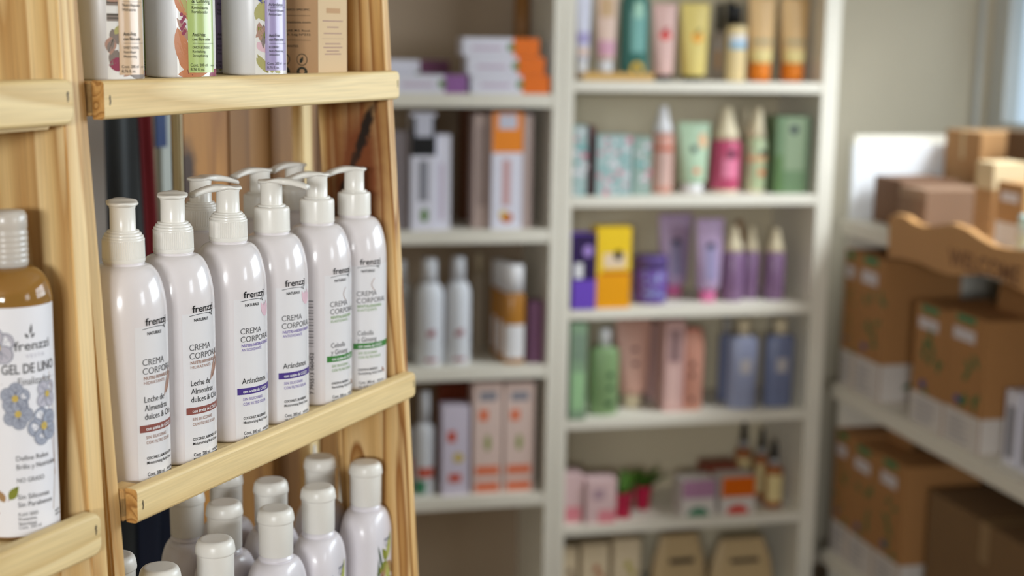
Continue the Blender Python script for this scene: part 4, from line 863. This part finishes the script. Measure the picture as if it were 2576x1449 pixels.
# --- deeper unit, first shelf
WCARD = C_('white_card', 226, 224, 236); ORG = C_('orange_end_print', 236, 116, 30); PRP = C_('purple_end_print', 150, 100, 160); LGR = C_('leaf_green_print', 90, 130, 50)
z = BZ[0]
def lying(xl, xr, y0, y1, q, endx, em, label, dep=.06, gx=None):
    a, zb, k = hit(BG, (xl+xr)/2, y1, q); _, zt_, _ = hit(BG, (xl+xr)/2, y0, q)
    it = It(BG, zb, xl, xr, y0, q, h=(y1-y0)*k); it.z = zb
    f = (endx-xl)/(xr-xl)
    return it, [fr_(f, 0, 1, 1, em), fd(f-.03, .5, .010, .010, LGR), fr_(.12, .35, f-.15, .55, C_('faint_text_print', 200, 180, 200))], label, dep
def lay(args, zfix, hh):
    it, prs, lb, dep = args; it.z = zfix; it.h = hh; carton(it, 'cream_tube_carton', lb, WCARD, dep, prs)
hh = .046
lay(lying(985, 1176, 168, 213, .01, 1118, PRP, 'white flat carton with purple end lying beside the orange-ended stack'), z, hh)
lay(lying(960, 1132, 130, 166, .09, 1056, C_('plum_end_print', 110, 60, 90), 'white flat carton with plum end, lying behind and above'), z, hh*1.75)
for i, (xl, xr, e) in enumerate(((1182, 1386, 1314), (1172, 1372, 1302), (1160, 1357, 1290))):
    lay(lying(xl, xr, 170, 213, .01, e, ORG, ('orange-ended white carton at the bottom of the stack of three', 'orange-ended white carton in the middle of the stack of three', 'orange-ended white carton on top of the stack of three')[i], .07), z+i*(hh+.0008), hh)
# brown roll standing in the back corner
x0_, _, k_ = hit(BG, 1322, 40, .24)
tag(MB().lathe([(.021, 0), (.021, .33)], C_('brown_tube_card', 150, 104, 56), 28).build('cardboard_tube', None, BG.m(min(x0_, -.073), .25, BZ[0]+.0005)), 'brown cardboard tube standing in the shelf\'s back corner', 'tube')
# --- second shelf
z = BZ[1]
GREYB = C_('grey_bar_print', 140, 140, 150)
carton(It(BG, z, 1034, 1097, 285, .02), 'tall_carton', 'tall white carton with black top and green leaf', WCARD, .045, [fr_(0, .64, 1, .97, BLACKC), fr_(.18, .80, .86, .985, C_('silver_print', 200, 200, 214), -.0010), fr_(.3, .25, .7, .6, GREYB), fd(.55, .13, .010, .018, LGR)])
carton(It(BG, z, 1090, 1134, 340, .03), 'tall_carton', 'plain white carton right of the black-topped one', WCARD, .05, [fr_(.4, .1, .6, .7, C_('faint_text_print', 200, 180, 200))])
carton(It(BG, z, 985, 1032, 330, .03), 'grey_carton', 'dull grey carton left of the black-topped one', C_('mid_grey_card', 130, 120, 122), .06)
carton(It(BG, z, 1238, 1317, 284, .02), 'tall_carton', 'tall white carton with orange top and fruit picture', WCARD, .05, [fr_(0, .66, 1, 1, C_('orange_top_print', 240, 140, 40)), fr_(.2, .86, .8, .985, C_('silver_print', 200, 200, 214), -.0010), fr_(.35, .2, .6, .6, C_('rosy_text_print', 206, 160, 160)), fd(.5, .10, .016, .014, C_('papaya_print', 200, 100, 50)), fd(.38, .13, .009, .010, C_('fruit_yellow_print', 226, 190, 60), -.0012)])
carton(It(BG, z, 1192, 1238, 288, .04), 'beige_carton', 'beige-pink carton left of the orange-topped one', C_('beige_pink_card', 186, 164, 156), .06, [fr_(.2, .2, .8, .9, C_('warm_grey_print', 160, 140, 134))])
carton(It(BG, z, 1318, 1340, 288, .04), 'beige_carton', 'narrow beige-pink carton right of the orange-topped one', C_('beige_pink_card', 186, 164, 156), .06)
carton(It(BG, z, 1160, 1318, 270, .20), 'brown_carton', 'dark brown open carton standing behind the orange-topped one', C_('dark_brown_card', 110, 66, 40), .06)
# --- third shelf
z = BZ[2]
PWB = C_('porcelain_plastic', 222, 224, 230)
def redm(P): P.ell(0, .085, .012, .007, C_('wine_print', 150, 60, 70), .0008); P.leaf(-.010, .088, .026, .008, .35, C_('wine_print', 150, 60, 70), .0012); P.rect(-.016, .012, .016, .020, C_('wine_print', 150, 60, 70), .0008, 8)
for (xl, xr, yt, lb) in ((1050, 1122, 655, 'white rounded bottle with red print, left of the pair'), (1126, 1190, 650, 'white rounded bottle with red print, right of the pair')):
    bott(It(BG, z, xl, xr, yt, .03), lb, PWB, PWB, [redm], capf=.22, capw=.55, flat=.8, shoulder=.14)
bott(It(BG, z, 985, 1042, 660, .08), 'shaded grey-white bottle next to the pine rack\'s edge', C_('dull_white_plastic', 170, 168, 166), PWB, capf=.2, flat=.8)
AMB = C_('amber_oil_plastic', 176, 120, 50, r=.2)
for (xl, xr, yt, q, lb) in ((1268, 1328, 668, .02, 'amber bottle with white cap and label, nearest of the row of amber ones'), (1250, 1298, 662, .09, 'amber bottle with white cap, second in the row of amber ones'), (1238, 1276, 655, .17, 'amber bottle with white cap, third and backmost of the amber ones')):
    it = It(BG, z, xl, xr, yt, q); bott(it, lb, AMB, WHITEP, [pr(-it.w*.42, .015, it.w*.42, .105, WHITEP, .0008)], capf=.28, capw=.85, flat=.7, shoulder=.05)
bott(It(BG, z, 1192, 1222, 640, .20), 'beige bottle at the back of the third shelf', C_('beige_plastic', 190, 176, 156), CREAM, capf=.2)
carton(It(BG, z, 1332, 1368, 760, .03), 'mauve_carton', 'small mauve carton against the side panel', C_('mauve_card', 130, 90, 120), .06)
# --- fourth shelf
z = BZ[3]
bott(It(BG, z, 1046, 1098, 990, .03), 'white bottle with red and green print on the fourth shelf', PWB, PWB, [pr(-.022, .05, .022, .075, C_('tomato_print', 206, 80, 50), .0006), pr(-.03, .005, .0, .04, C_('sea_green_print', 60, 140, 100), .0008)], capf=.3, capw=.5, flat=.8)
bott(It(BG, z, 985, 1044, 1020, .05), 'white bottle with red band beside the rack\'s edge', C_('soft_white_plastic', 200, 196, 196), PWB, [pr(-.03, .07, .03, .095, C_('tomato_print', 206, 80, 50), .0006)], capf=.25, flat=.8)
carton(It(BG, z, 1112, 1182, 1020, .02), 'lilac_white_carton', 'lilac-white carton with orange and yellow print', C_('lilac_white_card', 214, 204, 220), .05, [fr_(.2, .6, .5, .72, C_('tomato_print', 206, 80, 50)), fd(.6, .42, .014, .013, C_('mustard_print', 206, 180, 80)), fr_(.25, .15, .7, .24, C_('tomato_print', 206, 80, 50))])
PEA = C_('pale_peach_card', 226, 200, 190); ORB = C_('orange_band_print', 230, 120, 80)
for xl, xr, lb in ((1190, 1266, 'peach carton with orange bands and green leaf, left of the pair'), (1269, 1346, 'peach carton with orange bands and green leaf, right of the pair')):
    carton(It(BG, z, xl, xr, 962, .02), 'peach_carton', lb, PEA, .06, [fr_(.1, .02, .9, .10, ORB), fr_(.1, .17, .9, .25, ORB), fr_(.2, .66, .5, .76, ORB), fd(.5, .46, .008, .022, C_('sage_leaf_print', 150, 160, 90)), fr_(.2, .84, .8, .92, GREYB)])
carton(It(BG, z, 1105, 1190, 965, .12), 'rust_carton', 'rust brown carton standing behind the lilac-white one', C_('rust_card', 140, 64, 40), .06)

# ------------------------------------------------------------------ side shelving with kraft cartons
CZ = (1.112, .648, .160); CX0 = -.02; CX1 = 2.3; CD = wy-.012
cM = CF.m(1.1, .25, 0)
uc = thing('side_shelving', 'long white side shelving under the window, filled with kraft cartons', 'shelf unit', cM)
for z in CZ: ubox(uc, cM, 'shelf', CF, CX0, .0, z-.040, CX1, CD, z, LAM)
ubox(uc, cM, 'side_panel', CF, CX0-.0205, .03, 0, CX0-.0005, CD, 1.34, LAM)
ubox(uc, cM, 'side_panel', CF, CX1+.0005, .03, 0, CX1+.0205, CD, 1.34, LAM)
CARD = C_('brown_cardboard', 176, 132, 86, r=.8); CARDD = C_('dark_brown_cardboard', 120, 88, 66, r=.8); CARDL = C_('light_cardboard', 214, 190, 150, r=.8)
KB = C_('kraft_display_card', 172, 124, 76, r=.8); GRL = C_('fern_green_print', 70, 112, 60); LBL = C_('pale_sticker', 214, 206, 208); GTOP = C_('emerald_print', 50, 130, 84); DBLU = C_('denim_print', 70, 80, 140)
def kraft(x0, x1, zs, z1, q, dep, label, seed=0, flap=0, name='display_carton'):
    w = x1-x0; h = z1-zs; b = MB(); r = random.Random(seed); b.box(0, 0, 0, w, dep, h, KB)
    if flap: b.add([(0.003, dep*.5, h), (w-.003, dep*.5, h), (w-.02, dep*.48, h+flap), (.02, dep*.48, h+flap), (0.003, dep*.5+.004, h), (w-.003, dep*.5+.004, h), (w-.02, dep*.48+.004, h+flap), (.02, dep*.48+.004, h+flap)], [(0, 1, 2, 3), (7, 6, 5, 4), (3, 2, 6, 7), (0, 3, 7, 4), (1, 5, 6, 2)], KB)
    P = Print(b, flatx(0, 0)); P.rect(.001, .001, w-.001, h*.27, WGR, .0006, 1); P.rect(w*.12, h*.80, w*.72, h*.89, LBL, .0006, 1)
    P.rect(w*.2, h*.94, w*.7, h*.99, GTOP, .0006, 1)
    for k in range(9): P.leaf(w*r.uniform(.35, .9), h*r.uniform(.26, .72), w*.26, w*.09, r.uniform(0, 3), GRL, .0008+k*.00003)
    P.ell(w*.35, h*.35, w*.10, w*.06, DBLU, .0012)
    for k in range(5): P.rect(w*.15, h*(.04+.04*k), w*(.5+.3*r.random()), h*(.052+.04*k), GREYB, .0008, 1)
    # end that looks down the room (towards +x)
    E_ = Print(b, lambda s_, zz, l: (w+l, s_, zz)); E_.rect(.001, .001, dep-.001, h*.27, WGR, .0006, 1); E_.leaf(dep*.3, h*.1, .04, .014, .3, GRL, .001); E_.leaf(dep*.7, h*.06, .04, .014, .9, GRL, .001)
    return tag(b.build(name, None, CF.m(x0, q, zs+.0005), fix=False), label, 'box', 'printed kraft display cartons')
z = CZ[1]
kraft(-.016, .062, z, 1.028, .02, .2, 'kraft display carton nearest the white end panel on the middle shelf', 1)
kraft(.066, .218, z, 1.030, .02, .22, 'second kraft display carton from the white end panel, middle shelf', 2)
kraft(.385, .545, z, .955, .02, .2, 'kraft display carton with emerald tag, first of the middle pair', 3)
kraft(.550, .712, z, .965, .02, .24, 'kraft display carton with raised flap, second of the middle pair', 4, flap=.075)
z = CZ[2]
kraft(-.016, .085, z, .520, .02, .2, 'kraft display carton against the end panel on the bottom shelf', 5)
kraft(.090, .238, z, .512, .02, .2, 'middle kraft display carton of three on the bottom shelf', 6, flap=.05)
kraft(.243, .385, z, .520, .02, .22, 'kraft display carton beside the big plain carton', 7)
def plain(name, label, fr, x0, x1, y0, y1, z0, z1, m, group=None, tape=None, rz=0, prints=()):
    b = MB(); w, d_, h = x1-x0, y1-y0, z1-z0; b.box(0, 0, 0, w, d_, h, m)
    if tape: b.box(w*.46, -.0008, h*.7, w*.54, -.0004, h, tape); b.box(w*.46, 0, h+.0004, w*.54, d_, h+.0008, tape)
    for (a0, b0, a1, b1, mm) in prints: b.patch(w*a0, h*b0, w*a1, h*b1, mm)
    return tag(b.build(name, None, fr.m(x0, y0, z0+.0005, rz), fix=False), label, 'box', group)
plain('cardboard_box', 'big plain cardboard box filling the bottom shelf under the window', CF, .46, .98, .05, .45, z, .485, C_('plain_cardboard', 128, 98, 66, r=.85), tape=C_('tan_tape', 150, 120, 84))
# dark small cartons behind on the middle shelf
z = CZ[1]
plain('dark_carton', 'dark carton with white stickers behind the middle pair of display cartons', CF, .33, .62, .30, .46, z, 1.02, C_('umber_card', 84, 66, 56), prints=[(.1, .7, .35, .9, LBL), (.6, .7, .85, .9, LBL)])
for k, (x0, lb) in enumerate(((.765, 'white folding carton, first behind the flap carton on middle shelf'), (.835, 'white folding carton, second behind the flap carton on middle shelf'))):
    plain('folding_carton', lb, CF, x0, x0+.05, .05, .12, z, .82, WCARD, prints=[(.2, .1, .8, .8, GREYB)])
plain('display_carton', 'plain-sided kraft carton at the picture edge on the middle shelf', CF, .92, 1.05, .04, .2, z, .99, KB)
# --- top of the side shelving
z = CZ[0]
plain('white_board', 'sunlit white board standing at the shelving end', CF, -.018, -.002, .02, .40, z, 1.315, C_('white_board', 238, 240, 244))
plain('cardboard_box', 'open brown cardboard box standing at the back, tallest on the left', CF, .02, .20, .28, .46, z, 1.36, CARD, tape=CARDL)
plain('lidded_carton', 'dark brown lidded carton behind the wavy board', CF, .03, .18, .07, .24, z, 1.235, CARDD)
plain('lidded_carton', 'dark brown lidded carton with paler lid, in front', CF, .19, .33, .06, .25, z, 1.225, C_('taupe_cardboard', 140, 110, 88, r=.8), prints=[(0, .78, 1, 1, C_('taupe_lid', 164, 134, 110, r=.8))])
plain('cardboard_box', 'tall dark cardboard box next to the window frame', CF, .24, .40, .33, .47, z, 1.37, C_('deep_brown_cardboard', 104, 76, 50, r=.8))
plain('cardboard_box', 'cream cardboard box catching the window light', CF, .44, .53, .36, .47, z, 1.375, C_('cream_cardboard', 226, 206, 160, r=.8))
for k in range(3): plain('soap_carton', ('small kraft soap carton at the bottom of the stack of three', 'small kraft soap carton in the middle of the stack of three', 'small kraft soap carton on top of the stack of three')[k], CF, .42, .50, .14, .23, z+k*.066, z+k*.066+.065, (CARD, CARD, CARDL)[k], 'kraft soap cartons')
plain('labelled_carton', 'kraft carton with white lower half beside the white jar', CF, .57, .68, .11, .25, z, 1.275, CARD, prints=[(0, 0, 1, .42, WGR), (.15, .72, .8, .86, LBL)])
plain('cardboard_box', 'low brown cardboard box with green print in front of the window', CF, .60, .92, .34, .47, z, 1.31, CARD, prints=[(.05, .3, .3, .9, LGR), (.4, .3, .9, .8, CARDL)])
jx, jz, jk = hit(CF, 2565, 605, .06)
jr = thing('cream_jar', 'white cream jar with mint lid on the side shelving', 'jar', CF.m(jx, .10, z+.0005))
MB().lathe([(.034, 0), (.037, .003), (.037, .075)], C_('jar_white', 230, 232, 226), 32).build('jar_body', jr); MB().lathe([(.039, .075), (.039, .100), (.036, .102)], C_('mint_lid', 196, 226, 224), 32).build('lid', jr)
mb = MB(); P = Print(mb, cyl(.037, math.radians(-150))); P.rect(0, .012, .09, .062, C_('jar_label', 206, 214, 196), .0004); P.ell(.03, .04, .010, .014, C_('jar_leaf', 150, 160, 90), .0008); P.ell(.06, .03, .008, .006, C_('jar_blue', 90, 110, 190), .0008); mb.build('printed_label', jr, fix=False)
plain('paper_sheet', 'sheet of white paper lying behind the wavy board', CF, .36, .56, .03, .10, z, z+.012, C_('white_paper', 226, 228, 240))
# wavy welcome board: seen outline taken on its own plane, board has real thickness
SW = C_('sign_wood', 196, 146, 92, r=.5)
topo = [(2236, 548), (2252, 538), (2275, 543), (2300, 562), (2325, 570), (2360, 568), (2395, 562), (2430, 575), (2465, 600), (2500, 620), (2540, 628), (2590, 630), (2640, 640)]
boto = [(2640, 760), (2590, 742), (2550, 722), (2510, 700), (2470, 690), (2430, 693), (2390, 692), (2350, 680), (2310, 660), (2270, 650), (2234, 648)]
QS = -.022
out = [hit(CF, x, y, QS)[:2] for x, y in topo+boto]
n = len(out); vs = [(x, QS, zz) for x, zz in out]+[(x, QS+.020, zz) for x, zz in out]
nt_ = len(topo); fs = []
for i in range(n): j = (i+1) % n; fs.append((i, j, j+n, i+n))
ox = out[0][0]; oz = z
sgr = thing('wooden_sign', 'wavy-edged wooden sign with engraved lettering on the shelf front', 'sign', CF.m(ox, QS, oz))
b = MB(); b.add([(x-ox, y-QS, zz-oz) for x, y, zz in vs], fs, SW); b.add([(x-ox, y-QS, zz-oz) for x, y, zz in vs], [tuple(reversed(range(n))), tuple(range(n, 2*n))], SW)
b.build('sign_board', sgr, bevel=.002)
b = MB(); P = Print(b, flatx(0, 0)); lx, lz, _ = hit(CF, 2385, 665, QS)
lx2, lz2, _ = hit(CF, 2520, 690, QS)
P.text('WELCOME', lx-ox, lz-oz, .042, C_('burnt_letter', 120, 78, 42), width=.30, bold=.02, lift=.0006); b.build('engraved_letters', sgr, fix=False)

# ------------------------------------------------------------------ what stands behind the pine rack
# knotty planks a hand's breadth behind, and a pale strut
PLK = wood('rear_plank', (150, 106, 52), (134, 92, 42), (102, 66, 28), bands=16, distort=1.3, line=.6)  # plank tones darkened to carry the shade behind the rack
PLKN = wood('rear_plank_knotty', (186, 130, 60), (170, 116, 50), (136, 86, 34), bands=14, distort=1.1, line=.6, knot=[(.520, .012, .035, .016, 0, (66, 42, 24), .4)])
def upboard(name, label, x0, x1, y, th, z0, z1, m, cat='board', tilt=0, group=None):
    b = MB(); b.box(0, 0, 0, z1-z0, th, x1-x0, m)      # local x down, z across
    ez = RK.ex; ey = RK.ey; ex = Vector((0, 0, -1)); 
    M = Matrix((ex, ey, ez)).transposed().to_4x4(); 
    if M.to_3x3().determinant() < 0: M = Matrix((ex, -ey, ez)).transposed().to_4x4()
    if x1 is None: raise ValueError
    M.translation = RK.p(x0, y, z1)
    o = b.build(name, None, M @ Matrix.Rotation(tilt, 4, 'Y'), bevel=.002); return tag(o, label, cat, group)
YB = .30
def px_u(px, y=YB): return hit(RK, px, 330, y)[0]
gb = 'pine planks standing behind the rack'
upboard('pine_plank', 'knotty pine plank behind the pumps, leftmost plank of the backing', px_u(459), px_u(574), YB, .018, 0.0, 1.95, PLKN, group=gb)
upboard('pine_plank', 'darker pine plank of the backing, second from the cream post', px_u(575.5), px_u(679), YB, .018, 0.0, 1.95, PLK, group=gb)
upboard('pine_plank', 'pine plank of the backing behind the pale strut', px_u(680.5), px_u(800), YB, .018, 0.0, 1.95, PLK, group=gb)
upboard('pine_plank', 'pine plank of the backing nearest the knotty upright', px_u(801.5), px_u(850), YB, .018, 0.0, 1.95, PLK, group=gb)
upboard('pine_strut', 'thin pale pine strut rising behind the backmost pump', hit(RK, 745, 380, .26)[0], hit(RK, 771, 380, .26)[0], .26, .016, 0, 1.95, PINE(), cat='strut', tilt=-.03)
YD = .62
def px_d(px, y=YD): return hit(RK, px, 330, y)[0]
upboard('cream_post', 'cream painted post left of the knotty plank', px_d(430, .296), px_d(461, .284), .284, .012, 0, 2.0, C_('cream_paint', 206, 190, 150), cat='post')
upboard('white_post', 'white painted post close to the left upright', px_d(205, .5), px_d(264, .5), .50, .02, 0, 2.0, C_('white_paint', 232, 232, 230), cat='post')
x0_, z0_, _ = hit(RK, 398, 372, YD+.03); x1_, z1_, _ = hit(RK, 423, 290, YD+.03)
nb = thing('notice_board', 'tall white board with a royal blue square, standing behind the rack', 'board', RK.m(px_d(392, YD+.05), YD+.04, 0))
MB().box(0, 0, 0, px_d(450, YD+.04)-px_d(392, YD+.05), .01, 2.0, C_('grey_white_panel', 176, 180, 172)).build('board_sheet', nb)
MB().box(0, 0, 0, abs(x1_-x0_), .004, .22, C_('royal_blue_print', 14, 46, 96)).build('blue_card', nb, Matrix.Translation((x0_-px_d(392, YD+.05), -.007, z0_)))
def drape(name, label, xa, xb, y, z0, z1, m, waves=3, amp=.012, shift=0.0):
    b = MB(); n = 40; vs = []; fs = []; H_ = 12
    for k in range(H_+1):
        t = k/H_
        for i in range(n+1):
            u_ = i/n; vs.append((xa+(xb-xa)*u_+shift*t, amp*math.sin(u_*waves*2*math.pi+t*1.3)*(.4+.6*t), z1+(z0-z1)*t))
    m0 = len(vs); vs += [(x, y_+.003, zz) for x, y_, zz in vs]
    for k in range(H_):
        for i in range(n):
            a = k*(n+1)+i; fs += [(a, a+n+1, a+n+2, a+1), (m0+a, m0+a+1, m0+a+n+2, m0+a+n+1)]
    b.add(vs, fs, m, True); return tag(b.build(name, None, RK.m(0, y, 0), fix=False), label, 'cloth')
drape('dark_garment', 'dark grey garment hanging in shade behind the rack', px_d(240, .58), px_d(392, .58), .60, .25, 1.85, C_('charcoal_cloth', 78, 80, 80, r=.9), 3)
drape('red_strap', 'dark red cloth strip hanging in front of the grey garment', px_d(333, .55), px_d(366, .55), .55, .7, 1.8, C_('crimson_cloth', 104, 8, 14, r=.8), 1, .006, shift=.055)
drape('navy_garment', 'navy cloth hanging low, seen under the middle shelf rail', px_d(295, .5)+.02, px_d(372, .5)+.05, .5, .3, 1.16, C_('navy_cloth', 34, 40, 58, r=.9), 2)
